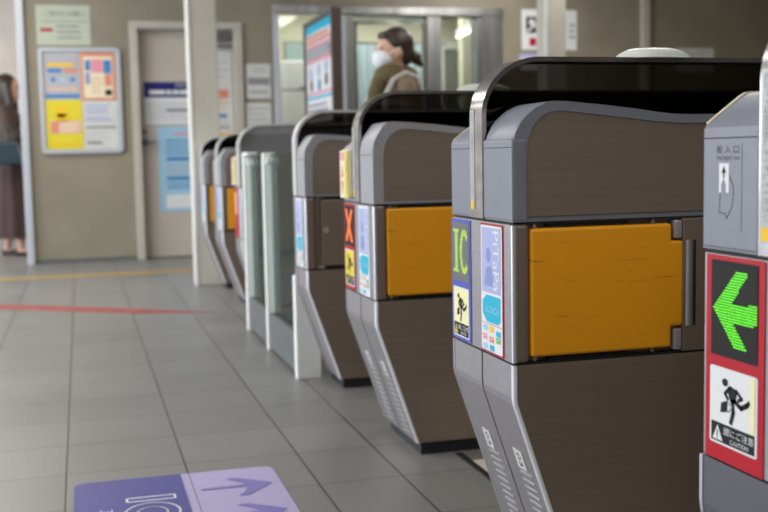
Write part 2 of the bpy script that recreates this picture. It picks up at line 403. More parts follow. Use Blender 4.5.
def inside(p, poly):
    c = False; x, y = p
    for (x1, y1), (x2, y2) in zip(poly, poly[1:] + poly[:1]):
        if (y1 > y) != (y2 > y) and x < (x2 - x1) * (y - y1) / (y2 - y1) + x1: c = not c
    return c
def leds(P, polys, pitch, r, m, bounds):
    u0, v0, u1, v1 = bounds; q = 0; v = v0
    while v <= v1:
        u = u0
        while u <= u1:
            if any(inside((u, v), pl) for pl in polys): P.poly([(u + r * math.cos(a * PI / 3), v + r * math.sin(a * PI / 3)) for a in range(6)], m)
            u += pitch
        v += pitch; q += 1

# ------------------------------------------------------------------ the room
struct('floor', B(-7, 9, -5, 14, -0.1, 0), MT['floor'])
struct('ceiling', B(-7, 9, -5, 14, 2.75, 2.85), MT['ceiling'])
struct('wall_rear', B(-7, 9, -5.2, -5, 0, 2.75), MT['rear'])
struct('wall_light_block', B(-3.7, -3.5, -5, 1.2, 0, 2.75), MT['rear'])  # unseen wall added to cut daylight and reflections on the nearest gate
struct('wall_right', B(9, 9.2, -5, 14, 0, 2.75), MT['wall_dark'])
bm = bmesh.new()
WY0, WY1 = 9.35, 9.5
for x0, x1, z0, z1 in ((-0.39, 0.45, 0, 2.75), (0.45, 1.395, 2.01, 2.75), (1.395, 1.67, 0, 2.75), (1.67, 3.79, 2.15, 2.75), (1.67, 3.79, 0, 1.02), (3.79, 5.23, 0, 2.75)):
    box(bm, x0, x1, WY0, WY1, z0, z1)
struct('wall_back', bm, MT['wall'])
struct('wall_back_right', B(5.31, 9, WY0 + 0.0, WY1, 0, 2.75), MT['wall_dark'])
struct('trim_1', B(-0.445, -0.385, 9.30, 9.37, 0, 2.75, bev=0.006), MT['alu_white'])
struct('trim_2', B(5.23, 5.31, 9.30, WY1, 0, 2.75, bev=0.006), MT['frame'])
for i, x in enumerate((0.0,)):
    pass
struct('baseboard_back', B(-0.38, 0.445, 9.338, 9.352, 0, 0.035), MT['rail_steel'])
struct('wall_corridor', B(0.20, 0.28, 9.5, 13, 0, 2.75), MT['far_wall'])
struct('wall_far', B(-7, -0.3, 13, 13.15, 0, 2.75), MT['far_wall'])
# office behind the windows
bm = bmesh.new()
box(bm, 1.45, 6.2, 12.0, 12.1, 0, 2.75); box(bm, 1.45, 1.55, 9.5, 12, 0, 2.75); box(bm, 6.1, 6.2, 9.5, 12, 0, 2.75)
struct('wall_office', bm, MT['room_wall'])

# door in the back wall
dr = B(0.517, 1.325, 9.44, 9.48, 0.0, 1.945); d = struct('door_1', dr, MT['door'])
bm = bmesh.new()
box(bm, 0.45, 0.515, 9.32, 9.49, 0, 2.01, bev=0.004); box(bm, 1.327, 1.395, 9.32, 9.49, 0, 2.01, bev=0.004); box(bm, 0.515, 1.327, 9.32, 9.49, 1.95, 2.01, bev=0.004)
link('door_frame', bm, MT['frame'], d)
bm = bmesh.new()
cyl(bm, (0.555, 9.44, 1.00), (0.555, 9.425, 1.00), 0.03); cyl(bm, (0.555, 9.425, 1.00), (0.555, 9.38, 1.00), 0.010); box(bm, 0.54, 0.64, 9.368, 9.385, 0.99, 1.012, bev=0.004)
cyl(bm, (0.55, 9.44, 1.09), (0.55, 9.42, 1.09), 0.018)
link('door_handle', bm, MT['rail_steel'], d, smooth=True)
bm = bmesh.new(); box(bm, 1.14, 1.30, 9.39, 9.44, 1.86, 1.92, bev=0.006); box(bm, 1.16, 1.32, 9.37, 9.385, 1.80, 1.825, bev=0.003); cyl(bm, (1.17, 9.378, 1.82), (1.17, 9.40, 1.88), 0.008)
link('door_closer', bm, MT['rail_steel'], d)
link('threshold', B(0.515, 1.327, 9.36, 9.49, 0, 0.012), MT['rail_steel'], d)

FU, FV, FN = (1, 0, 0), (0, 0, 1), (0, -1, 0)
def sheet(name, label, cat, x0, z0, x1, z1, y, m, fn, group=None, thick=0.003, r=0.0):
    P = Print((x0, y, z0), FU, FV, FN, thick, 0.0012); P.base(0, 0, x1 - x0, z1 - z0, m, r)
    P.layer(); fn(P, x1 - x0, z1 - z0); o = P.done(name); tag(o, label, cat, group); return o

def f_header(P, W, H):
    P.rect(0, H - 0.13, W, H, 'navy'); P.lines(0.02, 0.03, W - 0.02, H - 0.17, 5, 'pale_ink', 0.25, 5)
    P.rect(W * 0.30, H * 0.30, W * 0.62, H * 0.36, 'grey_ink'); P.line([(W * 0.62, H * 0.32), (W * 0.62, H * 0.55), (W * 0.74, H * 0.55), (W * 0.74, H * 0.32)], 0.012, 'grey_ink'); P.rect(W * 0.62, H * 0.25, W * 0.78, H * 0.33, 'grey_ink')
    P.layer(); P.text('お知らせ', W * 0.44, H - 0.045, W * 0.66, H - 0.01, 'white'); P.lines(0.04, H - 0.12, W * 0.9, H - 0.055, 1, 'white', 0.55, 2); P.disc(W * 0.84, H - 0.03, 0.03, 'yellow')
sheet('door_notice', 'white notice with navy header bar on the grey door', 'notice', 0.50 + 0.06, 1.15, 1.16, 1.51, 9.438, 'white', f_header)
def f_blue(P, W, H):
    P.rect(W * 0.30, H * 0.90, W * 0.62, H * 0.93, 'pink'); P.lines(W * .15, H * .66, W * .95, H * .86, 4, 'midblue', .35, 3); P.rect(W * .15, H * .60, W * .95, H * .64, 'midblue')
    P.lines(W * .15, H * .42, W * .95, H * .57, 3, 'pale_ink', .35, 8); P.rect(W * .15, H * .37, W * .95, H * .41, 'midblue'); P.lines(W * .15, H * .26, W * .95, H * .35, 2, 'midblue', .4, 4)
    P.rect(W * .12, H * .04, W * .98, H * .20, 'white')
sheet('door_poster', 'light blue printed poster low on the grey door', 'poster', 0.66, 0.40, 1.10, 1.13, 9.438, 'skyblue', f_blue)
def f_redwhite(P, W, H):
    P.rect(W * .1, H * .44, W * .8, H * .54, 'coral'); P.rect(W * .1, H * .37, W * .75, H * .40, 'salmon'); P.rect(W * .15, H * .21, W * .7, H * .25, 'midblue'); P.lines(W * .1, H * .65, W * .85, H * .9, 3, 'pale_ink', .2, 3)
    P.rect(W * .3, H * .07, W * .8, H * .12, 'pale_ink'); P.rect(0, 0, W, H * .03, 'amber')
sheet('door_poster', 'narrow white poster with a red bar on the door, right of the pillar', 'poster', 1.13, 1.05, 1.315, 1.78, 9.438, 'paper', f_redwhite)

def f_sign(P, W, H):
    P.text('ご案内とお願い', W * .14, H * .72, W * .9, H * .86, 'grey_ink'); P.rect(W * .1, H * .58, W * .95, H * .60, 'grey_ink'); P.rect(W * .07, H * .34, W * .30, H * .42, 'red')
    P.lines(W * .38, H * .12, W * .90, H * .54, 3, 'grey_ink', .32, 2)
sheet('wall_sign', 'pale green notice with red mark above the poster board', 'sign', -0.29, 1.805, 0.14, 2.13, 9.348, 'paper_green', f_sign)

# poster board
t = thing('poster_board', 'silver framed poster board with rounded corners on khaki wall', 'board', (-0.288, 9.348, 0.915))
P = Print((0, 0, 0), FU, FV, FN, 0.012, 0.001); P.base(0, 0, 0.655, 0.868, 'paper', 0.03); P.done('backing', t)
bm = bmesh.new()
o_ = Print._rr(None, 0, 0, 0.655, 0.868, 0.04); i_ = Print._rr(None, 0.03, 0.03, 0.625, 0.838, 0.02)
bm = strip(bmesh.new(), o_ + [o_[0]], i_ + [i_[0]], -0.034, -0.0125)
link('frame', bm, MT['alu_white'], t)
BX, BZ = -0.288, 0.915
def f_p1(P, W, H):
    P.rect(W * .1, H * .84, W * .9, H * .95, 'pale_ink'); P.rect(W * .1, H * .70, W * .85, H * .78, 'amber'); P.rect(W * .1, H * .57, W * .5, H * .66, 'midblue'); P.rect(W * .55, H * .57, W * .95, H * .66, 'coral')
    for q in range(3): P.disc(W * (.25 + q * .28), H * .42, .02, 'midblue' if q != 1 else 'skyblue')
    P.rect(W * .05, H * .18, W * .95, H * .24, 'salmon'); P.rect(0, H * .02, W, H * .10, 'midblue')
def f_p2(P, W, H):
    P.rect(W * .08, H * .05, W * .92, H * .92, 'cream'); P.layer()
    P.rect(W * .13, H * .62, W * .28, H * .84, 'midblue'); P.rect(W * .66, H * .56, W * .88, H * .84, 'midblue'); P.rect(W * .30, H * .58, W * .64, H * .86, 'pink'); P.rect(W * .68, H * .30, W * .88, H * .54, 'coral')
    P.rect(W * .13, H * .34, W * .26, H * .58, 'lilac2'); P.rect(W * .68, H * .10, W * .88, H * .22, 'ink'); P.lines(W * .3, H * .12, W * .62, H * .5, 4, 'salmon', .4, 3)
def f_p3(P, W, H):
    P.disc(W * .42, H * .76, .05, 'amber'); P.poly([(W * .3, H * .72), (W * .55, H * .72), (W * .62, H * .56), (W * .25, H * .56)], 'amber'); P.rect(W * .1, H * .32, W * .95, H * .58, 'salmon')
    P.layer(); P.rect(W * .12, H * .32, W * .32, H * .56, 'coral'); P.lines(W * .4, H * .35, W * .9, H * .55, 3, 'cream', .4, 1); P.rect(W * .1, H * .08, W * .9, H * .13, 'amber')
def f_p4(P, W, H):
    P.lines(W * .06, H * .72, W * .92, H * .94, 3, 'lilac', .5, 5); P.lines(W * .06, H * .55, W * .88, H * .68, 2, 'lilac', .55, 9); P.rect(W * .04, H * .42, W * .95, H * .47, 'grey_ink')
    P.rect(W * .06, H * .08, W * .52, H * .15, 'grey_ink'); P.lines(W * .06, H * .2, W * .9, H * .38, 3, 'pale_ink', .2, 2)
sheet('poster', 'grey striped timetable poster, upper left in the silver board', 'poster', -0.245, 1.365, 0.03, 1.74, 9.333, 'pale_ink', f_p1)
sheet('poster', 'coral bordered poster with blue blocks, upper right in the board', 'poster', 0.045, 1.352, 0.325, 1.745, 9.333, 'coral', f_p2)
sheet('poster', 'bright yellow poster with red block, lower left in the board', 'poster', -0.245, 0.95, 0.045, 1.355, 9.333, 'yellow', f_p3)
sheet('poster', 'white text leaflet with dark rule, lower right in the board', 'poster', 0.055, 0.955, 0.325, 1.345, 9.333, 'paper', f_p4)

def f_n1(P, W, H):
    P.rect(W * .08, H * .40, W * .94, H * .60, 'grey_ink'); P.lines(W * .3, H * .72, W * .9, H * .9, 2, 'pale_ink', .35, 2); P.rect(W * .12, H * .14, W * .85, H * .24, 'pale_ink')
sheet('wall_notice', 'small cream notice with grey text band, upper one beside the door', 'notice', 1.425, 1.36, 1.64, 1.66, 9.348, 'paper', f_n1)
def f_n2(P, W, H): P.lines(W * .1, H * .1, W * .9, H * .9, 5, 'pale_ink', .3, 4)
sheet('wall_notice', 'small pale notice with faint lines under the cream notice', 'notice', 1.415, 1.04, 1.635, 1.325, 9.348, 'paper', f_n2)
def f_n3(P, W, H):
    P.rect(W * .08, H * .42, W * .26, H * .82, 'ink'); P.rect(W * .14, H * .1, W * .26, H * .30, 'red'); P.lines(W * .86, H * .25, W * .97, H * .7, 3, 'grey_ink', .4, 4); P.rect(W * .3, H * .2, W * .8, H * .8, 'pale_ink')
    P.layer(); P.disc(W * .18, H * .68, .03, 'white'); P.line([(W * .10, H * .46), (W * .24, H * .62)], .02, 'white')
sheet('wall_sign', 'white sign with black and red squares behind the right pillar', 'sign', 4.0, 1.80, 4.56, 2.17, 9.348, 'white', f_n3)
sheet('wall_notice', 'blue bordered white notice low on the wall near right pillar', 'notice', 3.98, 1.60, 4.33, 1.765, 9.348, 'lilac', lambda P, W, H: P.rect(W * .05, 0.01, W * .95, H * .75, 'white'))
sheet('wall_notice', 'plain pale notice on the dark wall right of the white dome', 'notice', 5.62, 1.60, 6.03, 1.83, 9.348, 'paper', f_n2)

# office windows
def frame_rect(bm, x0, x1, z0, z1, wd, y0=9.31, y1=9.47):
    box(bm, x0, x0 + wd, y0, y1, z0, z1, bev=0.004); box(bm, x1 - wd, x1, y0, y1, z0, z1, bev=0.004)
    box(bm, x0 + wd, x1 - wd, y0, y1, z1 - wd, z1, bev=0.004); box(bm, x0 + wd, x1 - wd, y0, y1, z0, z0 + wd, bev=0.004)
bm = bmesh.new(); frame_rect(bm, 1.67, 2.31, 1.02, 2.15, 0.045)
w1 = struct('window_1', bm, MT['alu_white']); link('window_pane', B(1.714, 2.266, 9.39, 9.396, 1.064, 2.106), MT['win'], w1)
bm = bmesh.new(); frame_rect(bm, 2.31, 3.14, 1.02, 2.15, 0.07); box(bm, 2.40, 3.05, 9.40, 9.44, 2.02, 2.05); box(bm, 2.405, 2.44, 9.40, 9.43, 1.09, 2.03); box(bm, 3.05, 3.08, 9.38, 9.42, 1.09, 2.03)
w2 = struct('window_2', bm, MT['alu']); link('window_pane', B(2.379, 3.071, 9.39, 9.396, 1.089, 2.081), MT['win'], w2)
bm = bmesh.new(); frame_rect(bm, 3.14, 3.60, 1.02, 2.15, 0.06); box(bm, 3.60, 3.79, 9.29, 9.47, 1.02, 2.15, bev=0.01)
w3 = struct('window_3', bm, MT['alu']); link('window_pane', B(3.199, 3.541, 9.39, 9.396, 1.079, 2.091), MT['win'], w3)
struct('trim_3', B(1.66, 3.80, 9.285, 9.33, 2.09, 2.165, bev=0.006), MT['alu'])
struct('trim_4', B(1.66, 3.80, 9.25, 9.345, 0.99, 1.03, bev=0.006), MT['alu'])

# office contents
t = thing('office_cabinet', 'pale grey steel cabinets seen through the left office window', 'cabinet', (2.0, 10.9, 0))
link('body', B(0, 0.52, 0, 0.45, 0, 1.83, bev=0.008), MT['cabinet'], t)
link('door', B(0.01, 0.51, -0.02, -0.002, 0.95, 1.52, bev=0.004), MT['cabinet'], t); h_ = link('door', B(0.01, 0.51, -0.02, -0.002, 1.535, 1.82, bev=0.004), MT['cabinet'], t)
link('handle', B(0.2, 0.3, -0.035, -0.021, 1.555, 1.57), MT['grey_ink'], h_)
t = thing('blue_screen', 'blue green framed board behind the grey office cabinets', 'board', (2.28, 11.96, 1.9))
link('panel', B(0, 0.25, 0, 0.03, 0, 0.22), MT['teal_glass'], t); link('frame', B(-0.02, 0.27, 0.005, 0.035, -0.02, 0.24), MT['office_door'], t)
bm = bmesh.new(); n = 90
outer = [(2.85 + 0.98 * i / n, 11.2 + 0.02 * math.sin(i * 0.9)) for i in range(n + 1)]; 
va = [[bm.verts.new((x, y + dy, z)) for x, y in outer] for dy, z in ((0, 0.3), (0, 2.03), (0.012, 2.03), (0.012, 0.3))]
for k in range(4):
    for i in range(n): bm.faces.new((va[k][i], va[k][i + 1], va[(k + 1) % 4][i + 1], va[(k + 1) % 4][i]))
for i in (0, n): bm.faces.new([va[k][i] for k in range(4)])
tag(link('curtain', bm, MT['curtain']), 'light blue curtain hanging inside the office behind the masked person', 'curtain')
tag(link('curtain', B(2.60, 2.84, 11.25, 11.27, 0.3, 2.0), MT['curtain']), 'narrow blue curtain strip right of the standing poster', 'curtain')
tag(link('curtain_rail', B(2.55, 3.9, 11.2, 11.23, 2.035, 2.055), MT['alu']), 'thin rail above the light blue office curtains', 'rail')
dd = struct('door_2', B(4.14, 4.62, 11.95, 11.99, 0, 2.06), MT['office_door'])
bm = bmesh.new(); box(bm, 4.06, 4.14, 11.93, 12.0, 0, 2.15); box(bm, 4.14, 4.62, 11.93, 12.0, 2.06, 2.15); link('door_frame', bm, MT['white_paint'], dd)
tag(link('office_column', B(4.02, 4.13, 11.0, 11.12, 0, 2.75), MT['room_wall']), 'cream column inside the office beside the grey inner door', 'column')
tag(link('dark_panel', B(4.17, 4.36, 11.0, 11.05, 0, 2.12), MT['office_door']), 'dark green grey panel at the right edge of the office window', 'panel')
t = thing('ceiling_lamp', 'slanting fluorescent tube lamp glowing inside the office', 'lamp', (3.97, 11.0, 2.10))
bm = bmesh.new(); cyl(bm, (0, 0, 0), (-0.13, -1.0, -0.005), 0.018); link('tube', bm, MT['tube'], t, smooth=True)
bm = bmesh.new(); cyl(bm, (0, 0, 0.045), (-0.13, -1.0, 0.04), 0.026, n=8); link('housing', bm, MT['white_paint'], t)
bm = bmesh.new(); cyl(bm, (-0.065, -0.5, 0.06), (-0.065, -0.5, 0.65), 0.008, n=8); link('stem', bm, MT['white_paint'], t)

# pillars
def pillar(x0, label, x1, dep=0.2):
    t = thing('pillar', label, 'pillar', (x0, 7.2, 0), 0)
    link('shaft', B(0, x1 - x0, 0, dep, 0.0, 2.75, bev=0.008), MT['pillar'], t)
    link('corner_guard', B(-0.006, 0.014, -0.006, 0.02, 0.0, 2.74, bev=0.003), MT['white_paint'], t)
pillar(0.724, 'cream square pillar standing left of the farthest gates', 0.912)
pillar(3.27, 'cream square pillar rising behind the big near gate', 3.43, 0.16)

# standing poster frame
t = thing('poster_stand', 'tall brown framed poster stand left of the masked person', 'stand', (1.875, 7.93, 0), math.radians(90))
ps = []
ps.append(link('post', B(0.0, 0.055, -0.065, 0.012, 0, 1.96, bev=0.004), MT['rubber'], t)); link('post', B(1.015, 1.07, -0.065, 0.012, 0, 1.96, bev=0.004), MT['rubber'], t)
link('top_rail', B(0.055, 1.015, -0.04, 0.005, 1.92, 1.96, bev=0.003), MT['rail_steel'], t); link('bottom_rail', B(0.055, 1.015, -0.04, 0.005, 1.08, 1.12, bev=0.003), MT['rail_steel'], t)
for x in (-0.02, 0.995): link('foot', B(x, x + 0.09, -0.28, 0.25, 0, 0.03, bev=0.006), MT['rubber'], t)
link('backing', B(0.055, 1.015, -0.03, -0.004, 1.12, 1.92), MT['alu'], t)
P = Print((1.005, -0.002, 1.13), (-1, 0, 0), (0, 0, 1), (0, 1, 0), 0.002, 0.0015); W, H = 0.94, 0.78; P.base(0, 0, W, H, 'white')
P.layer(); P.rect(0, H * .92, W, H, 'cyan'); P.rect(0, H * .235, W, H * .262, 'cyan')
for a, b in ((.61, .645), (.28, .305), (.765, .79)): P.rect(W * .03, H * a, W * .97, H * b, 'pink')
P.rect(W * .05, H * .65, W * .95, H * .76, 'grey_ink'); P.lines(W * .05, H * .80, W * .95, H * .905, 2, 'coral', .7, 3); P.lines(W * .05, H * .03, W * .95, H * .2, 3, 'grey_ink', .5, 6)
P.layer(); P.lines(W * .1, H * .66, W * .9, H * .75, 2, 'white', .25, 3)
for a, b, c in ((.18, .50, 'lilac'), (.20, .38, 'brown'), (.50, .52, 'lilac'), (.52, .37, 'midblue'), (.78, .54, 'lilac'), (.79, .41, 'brown')): P.disc(W * a, H * b, .050, c)
P.done('poster', t)

# floor markings
P = Print((0, 0, 0), (1, 0, 0), (0, 1, 0), (0, 0, 1), 0.0012, 0.0006); P.base(-0.05, 2.12, 0.474, 2.876, 'floor_lavender', 0.035)
P.layer(); pr = P._rr(-0.05, 2.12, 0.226, 2.876, 0.035); P.poly([(min(a, 0.226) if a < 0.19 else 0.226, b) for a, b in pr], 'floor_purple')
def arrow(cx, cy):
    P.poly([(cx - .10, cy + .004), (cx - .10, cy - .010), (cx + .02, cy - .012), (cx + .005, cy - .055), (cx - .015, cy - .083), (cx + .012, cy - .083), (cx + .075, cy - .012), (cx + .085, cy), (cx + .075, cy + .012), (cx + .0, cy + .070), (cx - .03, cy + .070), (cx + .005, cy + .030), (cx + .018, cy + .006)], 'floor_arrow')
P.line([(0.2475, 2.13), (0.2475, 2.874)], 0.003, 'grey_ink')
arrow(0.365, 2.72); arrow(0.365, 2.50); arrow(0.365, 2.28)
P.layer()
def outline(pts, wd=0.006): P.line(pts + [pts[0]], wd, 'floor_white')
outline([(0.078, 2.672), (0.196, 2.672), (0.196, 2.702), (0.078, 2.702)])
c_ = [(0.134 + 0.066 * math.cos(math.radians(a)), 2.576 + 0.076 * math.sin(math.radians(a))) for a in range(-50 + 0, 231, 10)]
c_in = [(0.134 + 0.036 * math.cos(math.radians(a)), 2.576 + 0.044 * math.sin(math.radians(a))) for a in range(230, -51, -10)]
outline(c_ + c_in)
P.text('専用', 0.0, 2.33, 0.045, 2.63, 'floor_white', -1)
tag(P.done('floor_sign'), 'purple and lavender floor sticker with white letters and arrows', 'floor sign')
P = Print((0, 0, 0), (1, 0, 0), (0, 1, 0), (0, 0, 1), 0.002, 0.0004); P.base(-3.5, 8.17, 0.85, 8.30, 'tape_yellow')
tag(P.done('floor_line'), 'yellow line on the floor in front of the khaki wall', 'floor line')
P = Print((0, 0, 0), Vector((1.165, -0.805, 0)).normalized(), Vector((0.805, 1.165, 0)).normalized(), (0, 0, 1), 0.0015, 0.0004)
# worn red line running obliquely towards the far gates
P.o = Vector((-0.49, 6.706, 0)); P.base(-1.8, -0.115, 1.0, 0.06, 'tape_red')
P.k = -3
P.poly([(1.0, -0.11), (1.28, -0.04), (1.45, 0.03), (1.0, 0.055)], 'tape_red')
tag(P.done('floor_line'), 'worn red line crossing the floor tiles to the farthest gates', 'floor line')
t = thing('floor_plate', 'pale cover plate with dark rim on the floor between two orange gates', 'plate', (1.0, 2.25, 0))
link('plate', B(0.012, 0.5, 0, 0.48, 0, 0.004, bev=0.001), MT['plate'], t); link('rim', B(-0.008, 0.011, -0.3, 0.56, 0, 0.005, bev=0.001), MT['black'], t)

# ------------------------------------------------------------------ ticket gates
GX = 0.771; GL = 1.50
def mirror_x(pl): return [(GL - a, b) for a, b in reversed(pl)]
def wing_profile(angular=False):
    if angular:
        a = [(0.0, 0.700), (0.0, 0.862), (0.0015, 0.876), (0.005, 0.892), (0.012, 0.906), (0.024, 0.924), (0.034, 0.937), (0.042, 0.9425), (0.055, 0.945), (0.085, 0.944), (0.11, 0.9425), (0.189, 0.935), (0.26, 0.927), (0.30, 0.921), (0.338, 0.917), (0.38, 0.916)]
        return a + mirror_x(a)
    a = [(0.0, 0.700), (0.0, 0.855), (0.003, 0.873), (0.007, 0.885), (0.014, 0.899), (0.024, 0.912), (0.037, 0.923), (0.048, 0.931), (0.061, 0.937), (0.072, 0.941), (0.085, 0.943), (0.11, 0.9425), (0.189, 0.935), (0.26, 0.927), (0.30, 0.921), (0.338, 0.917), (0.38, 0.916)]
    return a + mirror_x(a)
def wing_inner():
    a = [(0.030, 0.700), (0.030, 0.845), (0.031, 0.861), (0.034, 0.878), (0.042, 0.897), (0.053, 0.910), (0.067, 0.919), (0.080, 0.924), (0.094, 0.9255), (0.13, 0.922), (0.263, 0.907), (0.30, 0.903), (0.337, 0.900), (0.38, 0.899)]
    return a + mirror_x(a)
def arch_path(off=0.0):
    x0 = -0.003 + off; zt = 1.038 - off; rx = 0.125 - off; rz = 0.116 - off
    a = [(x0, 0.719), (x0, 0.80), (x0, zt - rz)]
    for q in range(1, 15):
        t_ = q / 14 * PI / 2; a.append((x0 + rx * (1 - math.cos(t_)), zt - rz + rz * math.sin(t_)))
    return a + mirror_x(a)

GU, GV, GN = (0, -1, 0), (0, 0, 1), (-1, 0, 0)
def front_print(y1, z0, x=-0.0005, thick=0.0015): return Print((x, y1, z0), GU, GV, GN, thick, 0.00035)

def sheet_cards(P, W, H, full=True):
    """near poster: lilac picture, cyan arrow block and a grid of little emblems"""
    P.rect(0.0035, 0.0035, W - 0.0035, H - 0.0035, 'white', 0.004); P.layer()
    P.rect(W * .08, H * .47, W * .92, H * .97, 'lilac'); P.poly([(W * .10, H * .15 + H * .15), (W * .10, H * .40), (W * .28, H * .45), (W * .90, H * .45), (W * .90, H * .27), (W * .80, H * .24), (W * .28, H * .24)], 'cyan'); P.layer()
    P.disc(W * .38, H * .76, W * .10, 'lilac2', 14, H * .06); P.poly([(W * .2, H * .52), (W * .6, H * .52), (W * .52, H * .68), (W * .28, H * .66)], 'lilac2')
    P.text('PiTaPa', W * .60, H * .49, W * .84, H * .95, 'white', -1); P.text('ICOCA', W * .26, H * .315, W * .84, H * .365, 'skyblue')
    P.rect(W * .05, H * .225, W * .95, H * .229, 'red')
    em = [('skyblue', .22, .19), ('amber', .50, .19), ('cyan', .80, .17), ('pink', .20, .12), ('coral', .50, .11), ('green', .80, .12), ('skyblue', .22, .045), ('cyan', .52, .045)]
    for c, a, b in em: P.rect(W * (a - .10), H * (b - .022), W * (a + .10), H * (b + .022), c, 0.002)
    P.layer()
    for c, a, b in em[3:6]: P.line([(W * (a - .06), H * b), (W * (a + .06), H * (b + .01))], .0015, 'white')

def gate(y, label, near=True, far=True, flap='orange', glassy='smoke', panel=None, dome=False, grey='grey', detail=True, sheet_near=True, tall_sticker=False, zs=1.0, rim='chrome', cover='steel_front'):
    t = thing('ticket_gate', label, 'ticket gate', (GX, y, 0), 0, 'row of automatic ticket gates'); t.scale = (1, 1, zs)
    y0 = 0.0 if near else 0.135
    y1 = 0.335 if far else 0.215
    link('base', B(0.128, GL - 0.128, y0 + 0.012, y1 - 0.012, 0, 0.037), MT['black'], t)
    prof = [(0.0, 0.448), (0.0, 0.385), (0.006, 0.365), (0.113, 0.037), (GL - 0.113, 0.037), (GL - 0.006, 0.365), (0 + GL, 0.385), (GL, 0.448)]
    lb = link('lower_body', prism(bmesh.new(), [(a + (0.004 if a < GL / 2 else -0.004), b) for a, b in prof], y0, y1, 0.002), MT['steel'], t, smooth=True)
    # front skins left and right of the middle groove, with bright rolled edge
    def skin(ya, yb):
        po = [(0.0, 0.4485), (0.0, 0.385), (0.002, 0.372), (0.113, 0.0375)]
        pi = [(0.006, 0.4485), (0.006, 0.385), (0.008, 0.374), (0.118, 0.0385)]
        bm = strip(bmesh.new(), po, pi, ya, yb); return bm
    halves = []
    if near: halves.append((0.0, 0.160))
    if far: halves.append((0.166, 0.335))
    if not far: halves.append((0.166, 0.215))
    if not near: halves.append((0.135, 0.160))
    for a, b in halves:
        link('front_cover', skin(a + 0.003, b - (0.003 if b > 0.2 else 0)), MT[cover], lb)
    po = [(-0.0015, 0.4485), (-0.0015, 0.385), (0.0005, 0.372), (0.112, 0.037)]; pi = [(0.010, 0.4485), (0.010, 0.385), (0.012, 0.374), (0.124, 0.037)]
    # rolled bright corner: five-point rounded section swept down the front edge
    bm = bmesh.new(); rings = []
    for (x_, z_) in po:
        sec = [(0.006, 0.009), (0.0, 0.008), (0.0005, 0.0040), (0.0018, 0.0012), (0.0045, -0.0010), (0.0080, -0.0014), (0.0080, 0.006)]
        rings.append([bm.verts.new((x_ + a_, y0 + b_, z_)) for a_, b_ in sec])
    for ra, rb in zip(rings, rings[1:]):
        for q in range(7): bm.faces.new((ra[q], ra[(q + 1) % 7], rb[(q + 1) % 7], rb[q]))
    bm.faces.new(rings[0]); bm.faces.new(rings[-1][::-1])
    link('edge_trim', bm, MT['bright'], lb, smooth=True)
    link('edge_trim', strip(bmesh.new(), po, pi, y1 - 0.005, y1 + 0.0015), MT['edge'], lb)
    # louvres and number sticker on the sloping covers
    slope = Vector((0.111, 0, -0.3345)).normalized(); nrm = Vector((-0.3345, 0, -0.111)).normalized()
    org = Vector((0.002, 0, 0.372))
    if detail:
        for (a, b) in [h for h in halves if h[1] - h[0] > 0.1]:
            ca = (a + b) / 2 - 0.012
            bm = bmesh.new()
            for k in range(11):
                c = org + slope * (0.165 + k * 0.0165)
                bmesh.ops.create_cube(bm, size=1, matrix=Matrix.Translation((c.x, ca, c.z)) @ Matrix((nrm, Vector((0, 1, 0)), slope)).transposed().to_4x4() @ Matrix.Rotation(0.06, 4, 'X') @ Matrix.Diagonal((0.0030, 0.060, 0.0045, 1)))
            r_ = link('louvre_vents', bm, MT['edge'], lb)
            P = Print(org + slope * 0.155 + nrm * 0.0006 + Vector((0, ca + 0.028, 0)), (0, -1, 0), -slope, nrm, 0.001, 0.0004)
            P.base(0, 0, 0.042, 0.042, 'paper'); P.text('03', 0.012, 0.006, 0.031, 0.036, 'ink', -1); P.done('number_sticker', lb)
    # middle housing
    bm = bmesh.new()
    box(bm, 0.0, 0.034, y0, y1, 0.452, 0.715, bev=0.008, seg=3)
    box(bm, 0.030, 0.405, y0 + 0.022, y1 - 0.022, 0.452, 0.715); box(bm, 0.358, GL - 0.0, y0, y1, 0.452, 0.715, bev=0.004)
    if flap:
        pass
    mb = link('middle_housing', bm, MT['steel'], t, smooth=True)
    link('seam_gasket', B(0.006, GL - 0.006, y0 + 0.006, y1 - 0.006, 0.4475, 0.4525), MT['slot'], t)
    link('seam_gasket', B(0.004, GL - 0.004, y0 + 0.006, y1 - 0.006, 0.7145, 0.7190), MT['slot'], t)
    # bright front facing of the housing
    link('front_fascia', B(-0.002, 0.004, y0 + 0.008, y1 - 0.008, 0.453, 0.714, bev=0.001), MT['steel_front'], mb)
    bm = bmesh.new(); cyl(bm, (0.004, y0 + 0.004, 0.454), (0.004, y0 + 0.004, 0.713), 0.0062, n=12); link('edge_trim', bm, MT['edge'], mb, smooth=True)
    if flap:
        # flap in the recess of the side that faces the camera
        rec = y0
        link('slot', B(0.075, 0.245, rec + 0.012, rec + 0.0215, 0.7085, 0.7147), MT['slot'], mb)
        link('slot', B(0.075, 0.245, rec + 0.012, rec + 0.0215, 0.4525, 0.4600), MT['slot'], mb)
        for sx in (0.05, 0.30):
            for sz in (0.7105, 0.4565):
                bm = bmesh.new(); cyl(bm, (sx, rec + 0.022, sz), (sx, rec + 0.014, sz), 0.004, n=10); link('screw', bm, MT['edge'], mb)
